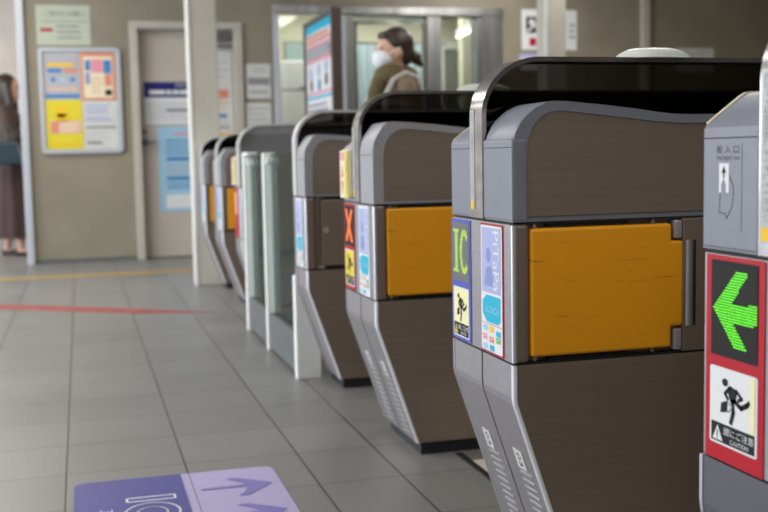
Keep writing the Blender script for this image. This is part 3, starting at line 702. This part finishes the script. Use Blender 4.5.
    if flap == 'orange':
        pts = [(0.036, 0.462), (0.334, 0.462), (0.334, 0.503), (0.360, 0.503), (0.360, 0.672), (0.334, 0.672), (0.334, 0.706), (0.036, 0.706)]
        fl = link('gate_flap', prism(bmesh.new(), pts, rec - 0.002, rec + 0.020, 0.007, 3), MT['orange'], t, smooth=True)
        bm = bmesh.new()
        box(bm, 0.339, 0.357, rec - 0.001, rec + 0.018, 0.676, 0.712, bev=0.004); box(bm, 0.339, 0.357, rec - 0.001, rec + 0.018, 0.456, 0.499, bev=0.004)
        cyl(bm, (0.371, rec + 0.006, 0.503), (0.371, rec + 0.006, 0.672), 0.0085, n=14)
        link('hinge', bm, MT['edge'], mb, smooth=True)
        link('slot', B(0.381, 0.387, rec - 0.0008, rec + 0.004, 0.503, 0.672), MT['slot'], mb)
    elif flap == 'door':
        fl = link('service_door', B(0.058, 0.350, rec + 0.004, rec + 0.021, 0.464, 0.705, bev=0.003), MT['steel'], t)
        bm = bmesh.new(); cyl(bm, (0.075, rec + 0.004, 0.595), (0.075, rec - 0.003, 0.595), 0.011); link('lock', bm, MT['edge'], fl, smooth=True)
        bm = bmesh.new(); cyl(bm, (0.060, rec + 0.022, 0.459), (0.060, rec + 0.008, 0.459), 0.006); link('screw', bm, MT['edge'], mb)
    # upper wings
    ang = grey == 'grey_light'; wp, wi = wing_profile(ang), wing_inner()
    sides = []
    if near: sides.append((0.0, 0.140, 1))
    if far: sides.append((0.335, 0.225, -1))
    for ya, yb, s in sides:
        if not ang:
            a0, a1 = (-0.001, 0.146) if s > 0 else (0.216, 0.3365)
            fb = link('front_block', B(-0.0015, 0.032, a0, a1, 0.7185, 0.8745, bev=0.006, seg=3), MT[grey], t, smooth=True)
            link('seam_line', B(-0.0022, 0.02, a0 + 0.004, a1 - 0.004, 0.8575, 0.8588), MT['slot'], fb)
        if s < 0:
            # lower reader side of the gate: sloping front edge with a pale trim
            rp = [(0.0, 0.719), (0.0, 0.868), (0.004, 0.877), (0.050, 0.910), (0.058, 0.9145), (0.068, 0.916), (0.12, 0.916), (0.30, 0.905), (0.38, 0.902)]
            rp = rp + mirror_x(rp)
            sh = link('reader_shell', prism(bmesh.new(), rp, 0.220, 0.3345), MT[grey], t, smooth=True)
            tp = [(0.004, 0.8785), (0.050, 0.9115), (0.058, 0.916), (0.068, 0.9175), (0.12, 0.9175)]
            link('reader_trim', strip(bmesh.new(), tp, [(a, b - 0.004) for a, b in tp], 0.331, 0.3355), MT['cream'], sh)
            continue
        sh = link('side_shell', prism(bmesh.new(), [(p_[0], max(p_[1], 0.719)) for p_ in wp], min(ya + s * 0.006, yb), max(ya + s * 0.006, yb), 0.0), MT[grey], t, smooth=True)
        n_ = 90
        bm = strip(bmesh.new(), resample([(a, max(b, 0.719)) for a, b in wp], n_), resample([(a, max(b, 0.719)) for a, b in wi], n_), min(ya, ya + s * 0.0062), max(ya, ya + s * 0.0062))
        link('shell_rim', bm, MT[grey], sh, smooth=True)
        pp = [(a, b) for a, b in wi]; pp = [(a + (0.0008 if a < GL / 2 else -0.0008), (b - 0.0008) if b > 0.71 else 0.7290) for a, b in pp]
        link('side_panel', prism(bmesh.new(), pp, min(ya + s * 0.0022, ya + s * 0.0066), max(ya + s * 0.0022, ya + s * 0.0066)), MT['steel'], sh)
        if ang: link('seam_line', B(-0.0012, 0.0, min(ya + s * 0.006, yb), max(ya + s * 0.006, yb), 0.8535, 0.8548), MT['slot'], sh)
    # arch rim and its panel
    A, I = arch_path(), arch_path(0.0095)
    ya, yb = (0.146, 0.214) if far else (0.143, 0.205)
    n_ = 140
    ar = link('arch_rim', strip(bmesh.new(), A, I, ya, yb), MT[rim], t, smooth=True)
    yc = (ya + yb) / 2
    pc = [(a, b) for a, b in arch_path(0.0097)]; pc = [(a, max(b, 0.7200)) for a, b in pc if b > 0.69]
    link('arch_panel', prism(bmesh.new(), pc, yc - 0.006, yc + 0.006), MT[glassy], t)
    if detail and glassy == 'smoke':
        P = Print((-0.0033, yb - 0.004, 0.735), GU, GV, GN, 0.0006, 0.0003); P.base(0, 0, 0.022, 0.200, 'pale_label'); P.layer()
        P.text('ICカードは読取部にタッチしてください', 0.005, 0.025, 0.018, 0.195, 'grey_ink', -1); P.rect(0.003, 0.002, 0.019, 0.018, 'amber'); P.done('strip_label', ar)
    if dome:
        bm = bmesh.new()
        bmesh.ops.create_uvsphere(bm, u_segments=32, v_segments=16, radius=1, matrix=Matrix.Translation((0.394, yc, 1.032)) @ Matrix.Diagonal((0.088, 0.05, 0.031, 1)))
        for v in bm.verts:
            v.co.z = min(v.co.z, 1.0585)
            if v.co.z < 1.0375: v.co.z = 1.0375
        link('sensor_dome', bm, MT['dome'], ar, smooth=True)
    # front sheets
    if sheet_near and near:
        W, H = (0.118, 0.256); P = front_print(0.158, 0.455, -0.0022)
        if panel == 'blue': P.base(0, 0, W, H, 'red', 0.003)
        else: P.base(0, 0, W, H, 'white', 0.003)
        P.layer(); sheet_cards(P, W, H); P.done('card_poster', mb)
    if panel == 'blue':
        P = front_print(0.331, 0.455, -0.0022); W, H = 0.115, 0.256; P.base(0, 0, W, H, 'blue', 0.002); P.layer()
        P.rect(0.008, 0.126, W - 0.008, 0.249, 'led_grey'); caution(P, 0.010, 0.006, W - 0.020, 0.106, 'paleyellow_ground'); P.k = 3
        Ipts = [(0.014, 0.142), (0.048, 0.142), (0.048, 0.150), (0.039, 0.150), (0.039, 0.228), (0.048, 0.228), (0.048, 0.236), (0.014, 0.236), (0.014, 0.228), (0.023, 0.228), (0.023, 0.150), (0.014, 0.150)]
        Cp = [(0.080 + 0.027 * math.cos(math.radians(a)), 0.189 + 0.048 * math.sin(math.radians(a))) for a in range(40, 321, 20)]
        Ci = [(0.080 + 0.014 * math.cos(math.radians(a)), 0.189 + 0.035 * math.sin(math.radians(a))) for a in range(320, 39, -20)]
        leds(P, [Ipts, Cp + Ci], 0.0033, 0.0014, 'led_lime', (0.012, 0.128, 0.112, 0.242)); P.done('sign_display', mb)
    elif panel == 'red_arrow':
        P = front_print(0.320, 0.453, -0.0022); W, H = 0.122, 0.260; P.base(0, 0, W, H, 'red', 0.002); P.layer()
        P.rect(0.012, 0.134, 0.110, 0.254, 'ink'); P.layer(); P.rect(0.014, 0.142, 0.108, 0.246, 'led_back'); P.layer()
        # u = 0.320 - y
        y_ = lambda a: 0.320 - a
        ar_pts = [(y_(.302), .196), (y_(.256), .247 - .004), (y_(.230), .247 - .004), (y_(.262), .2045), (y_(.211), .2060), (y_(.211), .1820), (y_(.262), .1800), (y_(.230), .148), (y_(.256), .148)]
        ar_pts = [(a, 0.194 + (b - 0.1955) * 1.0) for a, b in ar_pts]
        leds(P, [ar_pts], 0.0034, 0.00125, 'led_green', (0.012, 0.136, 0.112, 0.252)); P.k = 2
        caution(P, 0.011, 0.021, 0.100, 0.099); P.done('sign_display', mb)
    elif panel == 'red_cross':
        P = front_print(0.331, 0.455, -0.0022); W, H = 0.125, 0.256; P.base(0, 0, W, H, 'red', 0.002); P.layer()
        P.rect(0.006, 0.130, W - 0.006, 0.250, 'led_back'); P.layer()
        a = 0.013; c1 = [(0.018, 0.142), (0.040, 0.142), (W - 0.018, 0.238), (W - 0.040, 0.238)]; c2 = [(W - 0.018, 0.142), (W - 0.040, 0.142), (0.018, 0.238), (0.040, 0.238)]
        leds(P, [c1, c2], 0.0036, 0.0018, 'led_red', (0.012, 0.13, W - 0.012, 0.245)); P.k = 2
        caution(P, 0.010, 0.010, W - 0.020, 0.108, 'yellow'); P.done('sign_display', mb)
    elif panel == 'pink':
        P = front_print(0.331, 0.455, -0.0022); P.base(0, 0, 0.115, 0.256, 'red', 0.002); P.layer(); P.rect(0.008, 0.12, 0.107, 0.235, 'coral'); P.done('sign_display', mb)
    if tall_sticker:
        # padded warning sleeve wrapped over the far front wing
        bm = B(-0.012, 0.006, 0.232, 0.337, 0.727, 0.872, bev=0.010, seg=3); sl = link('sticker_sleeve', bm, MT['cream'], t, smooth=True)
        P = Print((-0.0122, 0.333, 0.728), GU, GV, GN, 0.0006, 0.0004); P.base(0, 0, 0.062, 0.14, 'cream'); P.layer()
        P.poly([(0.012, 0.05), (0.05, 0.05), (0.031, 0.008)], 'coral'); P.poly([(0.012, 0.062), (0.05, 0.062), (0.031, 0.10)], 'coral'); P.rect(0.006, 0.112, 0.056, 0.136, 'pink'); P.done('warning_print', sl)
        P = Print((-0.0122, 0.266, 0.728), GU, GV, GN, 0.0006, 0.0004); P.base(0, 0, 0.030, 0.14, 'yellow'); P.layer()
        P.text('ご注意ください', 0.008, 0.02, 0.022, 0.12, 'ink', -1); P.done('warning_print', sl)
    if panel == 'red_arrow':
        # ticket slot pictogram on the far shell of the nearest gate
        P = Print((-0.0018, 0.310, 0.745), GU, GV, GN, 0.0003, 0.00025); P.base(0.004, 0.0, 0.060, 0.105, grey); P.k = 1
        P.text('投 入 口', 0.007, 0.098 - .004, 0.054, 0.104, 'ink'); P.text('TICKET IN', 0.007, 0.086, 0.054, 0.0905, 'ink')
        P.poly([(0.013, 0.046), (0.018, 0.046), (0.018, 0.056), (0.0215, 0.062), (0.0245, 0.062), (0.028, 0.056), (0.028, 0.046), (0.034, 0.046), (0.034, 0.082), (0.013, 0.082)], 'white')
        P.line([(0.0345, 0.068), (0.044, 0.052), (0.042, 0.030), (0.030, 0.014), (0.0275, 0.020), (0.014, 0.021), (0.0155, 0.044)], 0.0011, 'ink')
        P.layer(); P.poly([(0.0235, 0.079), (0.018, 0.069), (0.0222, 0.071), (0.0222, 0.064), (0.0248, 0.064), (0.0248, 0.071), (0.029, 0.069)], 'ink')
        P.done('ticket_pictogram', t)
    return t

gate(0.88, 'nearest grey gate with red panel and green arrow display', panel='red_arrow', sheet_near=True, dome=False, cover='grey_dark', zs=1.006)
gate(1.85, 'large near gate with orange flap and IC display on blue panel', panel='blue', dome=True, zs=1.002)
gate(2.83, 'orange flap gate with red cross display, behind the IC gate', panel='red_cross', dome=True, grey='grey_light', tall_sticker=True, zs=0.996)
gate(3.76, 'narrow gate with steel service door and no orange flap, beside glass barrier', far=False, flap='door', grey='grey_light', detail=False, zs=0.983, rim='pale_rim')
gate(5.23, 'gate with clear grey arch panel beyond the glass barrier', near=False, flap=None, glassy='clear_grey', panel='pink', grey='grey_light', detail=False, tall_sticker=True, zs=0.98, rim='pale_rim')
gate(6.13, 'second farthest gate with thin orange flap strip', grey='grey_light', detail=False, zs=0.96, rim='pale_rim')
gate(6.98, 'farthest ticket gate, standing at the foot of cream pillar', far=False, grey='grey_light', detail=False, zs=0.955, rim='pale_rim')

# glass barrier between two gates
t = thing('glass_barrier', 'white posted glass barrier with steel kick panels between the gates', 'barrier', (0.768, 3.980, 0))
link('end_post', B(0.0, 0.095, 0.0, 0.05, 0, 0.40, bev=0.004), MT['white_paint'], t)
p1 = link('post', B(0.0, 0.060, 1.235, 1.285, 0, 0.875, bev=0.005), MT['white_paint'], t)
p2 = link('post', B(0.0, 0.052, 0.655, 0.695, 0, 0.870, bev=0.005), MT['white_paint'], t)
for a, b, yy in ((0.055, 0.650, 0), (0.70, 1.230, 0)):
    g_ = link('glass_pane', B(0.030, 0.040, a, b, 0.17, 0.865), MT['pane'], t)
    link('glass_edge', B(0.0285, 0.0415, b - 0.012, b + 0.001, 0.17, 0.866), MT['pane_edge'], g_)
    link('glass_edge', B(0.0285, 0.0415, a - 0.001, a + 0.012, 0.17, 0.866), MT['pane_edge'], g_)
    link('kick_panel', B(0.010, 0.046, a, b, 0.012, 0.168, bev=0.003), MT['rail_steel'], t)
bm = bmesh.new(); box(bm, 0.0, 0.05, 1.12, 1.24, 0.862, 0.876, bev=0.003); cyl(bm, (0.005, 1.17, 0.835), (0.042, 1.17, 0.835), 0.016); cyl(bm, (0.005, 1.12, 0.82), (0.042, 1.12, 0.82), 0.012)
link('clasp', bm, MT['white_paint'], p1, smooth=True)
bm = bmesh.new(); cyl(bm, (0.005, 0.60, 0.835), (0.042, 0.60, 0.835), 0.014); link('clasp', bm, MT['white_paint'], p2, smooth=True)

# ------------------------------------------------------------------ people
def limb(bm, pts):
    """chain of (point, radius): tapered segments with round joints"""
    for (p, r) in pts:
        bmesh.ops.create_icosphere(bm, subdivisions=2, radius=r, matrix=Matrix.Translation(p))
    for (p, r), (q, s) in zip(pts, pts[1:]):
        if (Vector(q) - Vector(p)).length > 1e-4: cyl(bm, p, q, r, s, 14)
def ell(bm, c, rx, ry, rz, rot=None):
    M_ = Matrix.Translation(c) @ (rot or Matrix.Identity(4)) @ Matrix.Diagonal((rx, ry, rz, 1))
    bmesh.ops.create_icosphere(bm, subdivisions=3, radius=1, matrix=M_)
def remesh(name, bm, m, parent, vox=0.012, smooth_it=4):
    o = link(name, bm, m, None)
    md = o.modifiers.new('r', 'REMESH'); md.mode = 'VOXEL'; md.voxel_size = vox; md.use_smooth_shade = True
    ms = o.modifiers.new('s', 'SMOOTH'); ms.factor = 0.5; ms.iterations = smooth_it
    dg = bpy.context.evaluated_depsgraph_get(); me = bpy.data.meshes.new_from_object(o.evaluated_get(dg))
    old = o.data; o.modifiers.clear(); o.data = me; bpy.data.meshes.remove(old)
    if not me.materials: me.materials.append(m)
    for p in me.polygons: p.use_smooth = True
    o.parent = parent
    return o
def hand(bm, wrist, d, palm_n, s=1.0, curl=0.6):
    """palm, four unequal bent fingers and a thumb leaving the side of the palm"""
    w_, d = Vector(wrist), Vector(d).normalized(); n = Vector(palm_n).normalized(); side = d.cross(n).normalized()
    for k in range(4):
        o = side * (0.027 - 0.018 * k) * s
        limb(bm, [(w_ + o * 0.6, 0.013 * s), (w_ + d * 0.075 * s + o, 0.012 * s)])
        L = (0.068, 0.078, 0.072, 0.056)[k] * s; a = w_ + d * 0.08 * s + o
        b = a + (d * math.cos(curl * .5) + n * math.sin(curl * .5)) * L * 0.45
        c = b + (d * math.cos(curl * 1.4) + n * math.sin(curl * 1.4)) * L * 0.32
        e = c + (d * math.cos(curl * 2.2) + n * math.sin(curl * 2.2)) * L * 0.25
        limb(bm, [(a, 0.0095 * s), (b, 0.009 * s), (c, 0.008 * s), (e, 0.0072 * s)])
    a = w_ + d * 0.02 * s + side * 0.028 * s; b = a + (d * .6 + side * .6 + n * .3).normalized() * 0.04 * s; c = b + (d * .9 + n * .5).normalized() * 0.03 * s
    limb(bm, [(a, 0.013 * s), (b, 0.011 * s), (c, 0.009 * s)])

def head_scaled(V3, k):
    return lambda x, y, z: V3(x * k, y * k, 1.44 + (z - 1.44) * k)
def person(label, loc, rotz, height, coat_m, kind, mats):
    """figure facing local -y... built facing +x then turned; z from the floor"""
    t = thing('person', label, 'person', loc, rotz)
    H = height / 1.65
    V3 = lambda x, y, z, H=H: Vector((x * H, y * H, z * H))
    bm = bmesh.new(); V3b = V3; H0 = H; V3 = head_scaled(V3b, 1.08); H = H0 * 1.08
    # head with jaw, nose, ears
    ell(bm, V3(0.0, 0, 1.545), 0.093 * H, 0.076 * H, 0.105 * H); ell(bm, V3(0.030, 0, 1.475), 0.060 * H, 0.055 * H, 0.055 * H)
    limb(bm, [(V3(0.088, 0, 1.545), 0.010 * H), (V3(0.106, 0, 1.515), 0.013 * H)])
    for s in (-1, 1): ell(bm, V3(-0.004, s * 0.077, 1.525), 0.020 * H, 0.008 * H, 0.031 * H)
    for s in (-1, 1): ell(bm, V3(0.078, s * 0.030, 1.555), 0.014 * H, 0.017 * H, 0.007 * H)
    V3 = V3b; H = H0
    limb(bm, [(V3(-0.015, 0, 1.47), 0.054 * H), (V3(-0.02, 0, 1.36), 0.060 * H)])
    # trunk
    limb(bm, [(V3(-0.02, -0.12, 1.32), 0.065 * H), (V3(-0.02, 0.12, 1.32), 0.065 * H)])
    ell(bm, V3(-0.015, 0, 1.20), 0.105 * H, 0.16 * H, 0.17 * H); ell(bm, V3(-0.01, 0, 1.02), 0.095 * H, 0.13 * H, 0.13 * H); ell(bm, V3(-0.015, 0, 0.88), 0.115 * H, 0.165 * H, 0.13 * H)
    st = kind['stride']
    legs = []
    for s, ph in ((-1, 1), (1, -1)):
        hip = V3(-0.01, s * 0.085, 0.86); kn = V3(0.03 + st * 0.10 * ph, s * 0.08, 0.46); an = V3(st * 0.22 * ph - 0.02, s * 0.075, 0.085)
        limb(bm, [(hip, 0.085 * H), (kn, 0.055 * H), (kn * 0.55 + an * 0.45, 0.052 * H), (an, 0.034 * H)])
        limb(bm, [(an + V3(-0.02, 0, -0.045), 0.030 * H), (an + V3(0.10, 0, -0.055), 0.026 * H), (an + V3(0.15, 0, -0.062), 0.018 * H)])
        legs.append((hip, kn, an))
    arms = []
    for s, (el, wr, dr_, pn) in zip((-1, 1), kind['arms']):
        sh = V3(-0.02, s * 0.165, 1.31); el, wr = V3(*el), V3(*wr)
        limb(bm, [(sh, 0.050 * H), (el, 0.037 * H), (el * 0.4 + wr * 0.6, 0.033 * H), (wr, 0.024 * H)]); hand(bm, wr, dr_, pn, H, 0.7)
        arms.append((sh, el, wr))
    remesh('body', bm, MT['skin'], t, 0.007, 3)
    # eyes
    for s in (-1, 1):
        bm = bmesh.new(); ell(bm, head_scaled(V3, 1.08)(0.0865, s * 0.032, 1.545), 0.008 * H, 0.014 * H, 0.007 * H); link('eye', bm, MT['eye'], t, smooth=True)
    # coat: trunk, sleeves, skirt part
    bm = bmesh.new()
    limb(bm, [(V3(-0.02, -0.135, 1.315), 0.076 * H), (V3(-0.02, 0.135, 1.315), 0.076 * H)])
    ell(bm, V3(-0.015, 0, 1.20), 0.13 * H, 0.185 * H, 0.18 * H); ell(bm, V3(-0.01, 0, 1.02), 0.122 * H, 0.165 * H, 0.16 * H); ell(bm, V3(-0.01, 0, 0.90), 0.135 * H, 0.185 * H, 0.14 * H)
    for sh, el, wr in arms: limb(bm, [(sh, 0.066 * H), (el, 0.056 * H), (el * 0.12 + wr * 0.88, 0.042 * H)])
    if kind['coat_hem'] < 0.8: limb(bm, [(V3(-0.01, -0.05, 0.92), 0.135 * H), (V3(-0.01, -0.05, kind['coat_hem']), 0.15 * H)]); limb(bm, [(V3(-0.01, 0.05, 0.92), 0.135 * H), (V3(-0.01, 0.05, kind['coat_hem']), 0.15 * H)])
    ct = remesh('coat', bm, MT[coat_m], t, 0.013, 6)
    return t, H, V3, legs, arms

# masked walker, facing the left of the picture (-x)
t, H, V3, legs, arms = person('masked person in tan coat and olive scarf walking left behind the gates', (1.725, 5.85, 0), PI + 0.10, 1.53, 'coat',
    dict(stride=0.9, coat_hem=0.62, arms=[((0.00, -0.22, 1.06), (0.18, -0.19, 0.92), (0.6, 0, -0.8), (0, 1, 0)), ((-0.06, 0.21, 1.06), (0.10, 0.18, 0.90), (0.5, 0, -0.8), (0, -1, 0))]), None)
bm = bmesh.new()
for hip, kn, an in legs: limb(bm, [(hip, 0.098 * H), (kn, 0.072 * H), (an + V3(0, 0, 0.03), 0.055 * H)])
remesh('trousers', bm, MT['trousers'], t, 0.014, 4)
for hip, kn, an in legs:
    bm = bmesh.new(); limb(bm, [(an + V3(-0.02, 0, -0.040), 0.040 * H), (an + V3(0.10, 0, -0.048), 0.036 * H), (an + V3(0.16, 0, -0.056), 0.028 * H)]); remesh('shoe', bm, MT['shoe'], t, 0.008, 3)
# hair: cap, fringe, low knot
V3b = V3; H0 = H; V3 = head_scaled(V3b, 1.09); H = H0 * 1.09
bm = bmesh.new()
ell(bm, V3(-0.022, 0, 1.575), 0.098 * H, 0.088 * H, 0.095 * H); ell(bm, V3(-0.055, 0, 1.525), 0.068 * H, 0.078 * H, 0.075 * H); ell(bm, V3(0.046, 0, 1.618), 0.042 * H, 0.064 * H, 0.026 * H)
ell(bm, V3(-0.135, 0.0, 1.500), 0.034 * H, 0.034 * H, 0.040 * H); limb(bm, [(V3(-0.10, 0, 1.52), 0.028 * H), (V3(-0.165, 0, 1.465), 0.018 * H)])
hr = remesh('hair', bm, MT['hair'], t, 0.008, 2)
bm = bmesh.new(); ell(bm, V3(0.060, 0, 1.488), 0.060 * H, 0.064 * H, 0.056 * H); ell(bm, V3(0.088, 0, 1.50), 0.036 * H, 0.034 * H, 0.040 * H)
mk = remesh('face_mask', bm, MT['mask'], t, 0.007, 3)
bm = bmesh.new()
for s in (-1, 1): limb(bm, [(V3(0.05, s * 0.060, 1.515), 0.0035), (V3(-0.008, s * 0.083, 1.545), 0.0035)])
link('ear_loop', bm, MT['mask'], mk)
V3 = V3b; H = H0
bm = bmesh.new()
for q in range(20):
    a = q / 20 * 2 * PI; b = (q + 1) / 20 * 2 * PI
    for rr, zz in ((0.098, 1.405), (0.110, 1.365)):
        limb(bm, [(V3(-0.015 + rr * math.cos(a), rr * 0.95 * math.sin(a), zz + 0.02 * math.sin(a * 2)), 0.042 * H), (V3(-0.015 + rr * math.cos(b), rr * .95 * math.sin(b), zz + .02 * math.sin(b * 2)), 0.042 * H)])
limb(bm, [(V3(0.10, 0.03, 1.36), 0.055 * H), (V3(0.135, 0.03, 1.27), 0.05 * H), (V3(0.13, 0.03, 1.12), 0.045 * H)])
remesh('scarf', bm, MT['scarf'], t, 0.012, 3)
bm = bmesh.new()
for s in (1, -1):
    pts = [(-0.135, s * 0.13, 1.10), (-0.13, s * 0.14, 1.28), (-0.09, s * 0.142, 1.375), (-0.02, s * 0.142, 1.402), (0.06, s * 0.142, 1.36), (0.115, s * 0.14, 1.26), (0.115, s * .15, 1.12)]
    bm = bmesh.new(); limb(bm, [(V3(*p_), 0.016 * H) for p_ in pts]); link('shoulder_strap', bm, MT['strap'], t, smooth=True)

# bystander at the left edge, facing right (+x)
t, H, V3, legs, arms = person('long haired person in brown jacket and long skirt holding a dark bag', (-0.585, 10.35, 0), -0.15, 1.62, 'jacket',
    dict(stride=0.35, coat_hem=0.95, arms=[((0.04, -0.23, 1.08), (0.19, -0.12, 1.17), (0.8, 0.3, 0.5), (0, 1, 0)), ((0.03, 0.23, 1.08), (0.19, 0.10, 1.15), (0.8, -0.3, 0.4), (0, -1, 0))]), None)
bm = bmesh.new(); n = 48; rows = []
for z, rx, ry in ((0.98, 0.10, 0.13), (0.90, 0.125, 0.165), (0.80, 0.14, 0.18), (0.6, 0.155, 0.19), (0.4, 0.18, 0.20), (0.17, 0.205, 0.22), (0.18, 0.195, 0.21), (0.9, 0.10, 0.14)):
    rows.append([bm.verts.new(V3(0.0 + (rx + 0.008 * math.cos(9 * q / n * 2 * PI) * (1.2 - z)) * math.cos(q / n * 2 * PI), (ry + 0.012 * math.cos(9 * q / n * 2 * PI) * (1.2 - z)) * math.sin(q / n * 2 * PI), z)) for q in range(n)])
for a, b in zip(rows, rows[1:]):
    for q in range(n): bm.faces.new((a[q], a[(q + 1) % n], b[(q + 1) % n], b[q]))
link('skirt', bm, MT['skirt'], t, smooth=True)
for hip, kn, an in legs:
    bm = bmesh.new(); limb(bm, [(an + V3(-0.03, 0, -0.05), 0.030 * H), (an + V3(0.10, 0, -0.056), 0.028 * H), (an + V3(0.17, 0, -0.062), 0.020 * H)]); cyl(bm, an + V3(-0.035, 0, -0.084), an + V3(-0.035, 0, -0.04), 0.014 * H); remesh('shoe', bm, MT['shoe'], t, 0.008, 2)
V3 = head_scaled(V3, 1.08); H *= 1.06
bm = bmesh.new()
ell(bm, V3(-0.025, 0, 1.568), 0.102 * H, 0.092 * H, 0.100 * H); limb(bm, [(V3(-0.055, 0, 1.52), 0.085 * H), (V3(-0.075, 0, 1.36), 0.090 * H), (V3(-0.08, 0, 1.18), 0.070 * H)])
for s in (-1, 1): limb(bm, [(V3(0.0, s * 0.075, 1.57), 0.035 * H), (V3(0.02, s * 0.085, 1.44), 0.035 * H), (V3(0.03, s * 0.085, 1.25), 0.032 * H)])
remesh('hair', bm, MT['hair2'], t, 0.010, 2)
bm = bmesh.new(); ell(bm, V3(0.075, 0, 1.470), 0.010 * H, 0.022 * H, 0.007 * H); link('mouth', bm, MT['lip'], t, smooth=True)
t = thing('handbag', 'dark teal handbag hanging from the forearm of the long haired person', 'bag', (-0.60, 10.03, 0.83))
bm = bmesh.new()
a = [(-0.115, 0.0), (0.115, 0.0), (0.085, 0.20), (-0.085, 0.20)]
prism(bm, a, -0.05, 0.05, 0.018, 3); link('bag_body', bm, MT['bag'], t, smooth=True)
bm = bmesh.new(); pts = [(0.055 * math.cos(q / 10 * PI), 0.0, 0.20 + 0.155 * math.sin(q / 10 * PI)) for q in range(11)]
limb(bm, [(p_, 0.007) for p_ in pts]); link('handle', bm, MT['bag'], t, smooth=True)
t = thing('mobile_phone', 'small dark phone held up by the long haired person', 'phone', (-0.37, 10.31, 1.20), 0.2)
link('body', B(-0.005, 0.005, -0.036, 0.036, 0, 0.15, bev=0.003), MT['ink'], t)
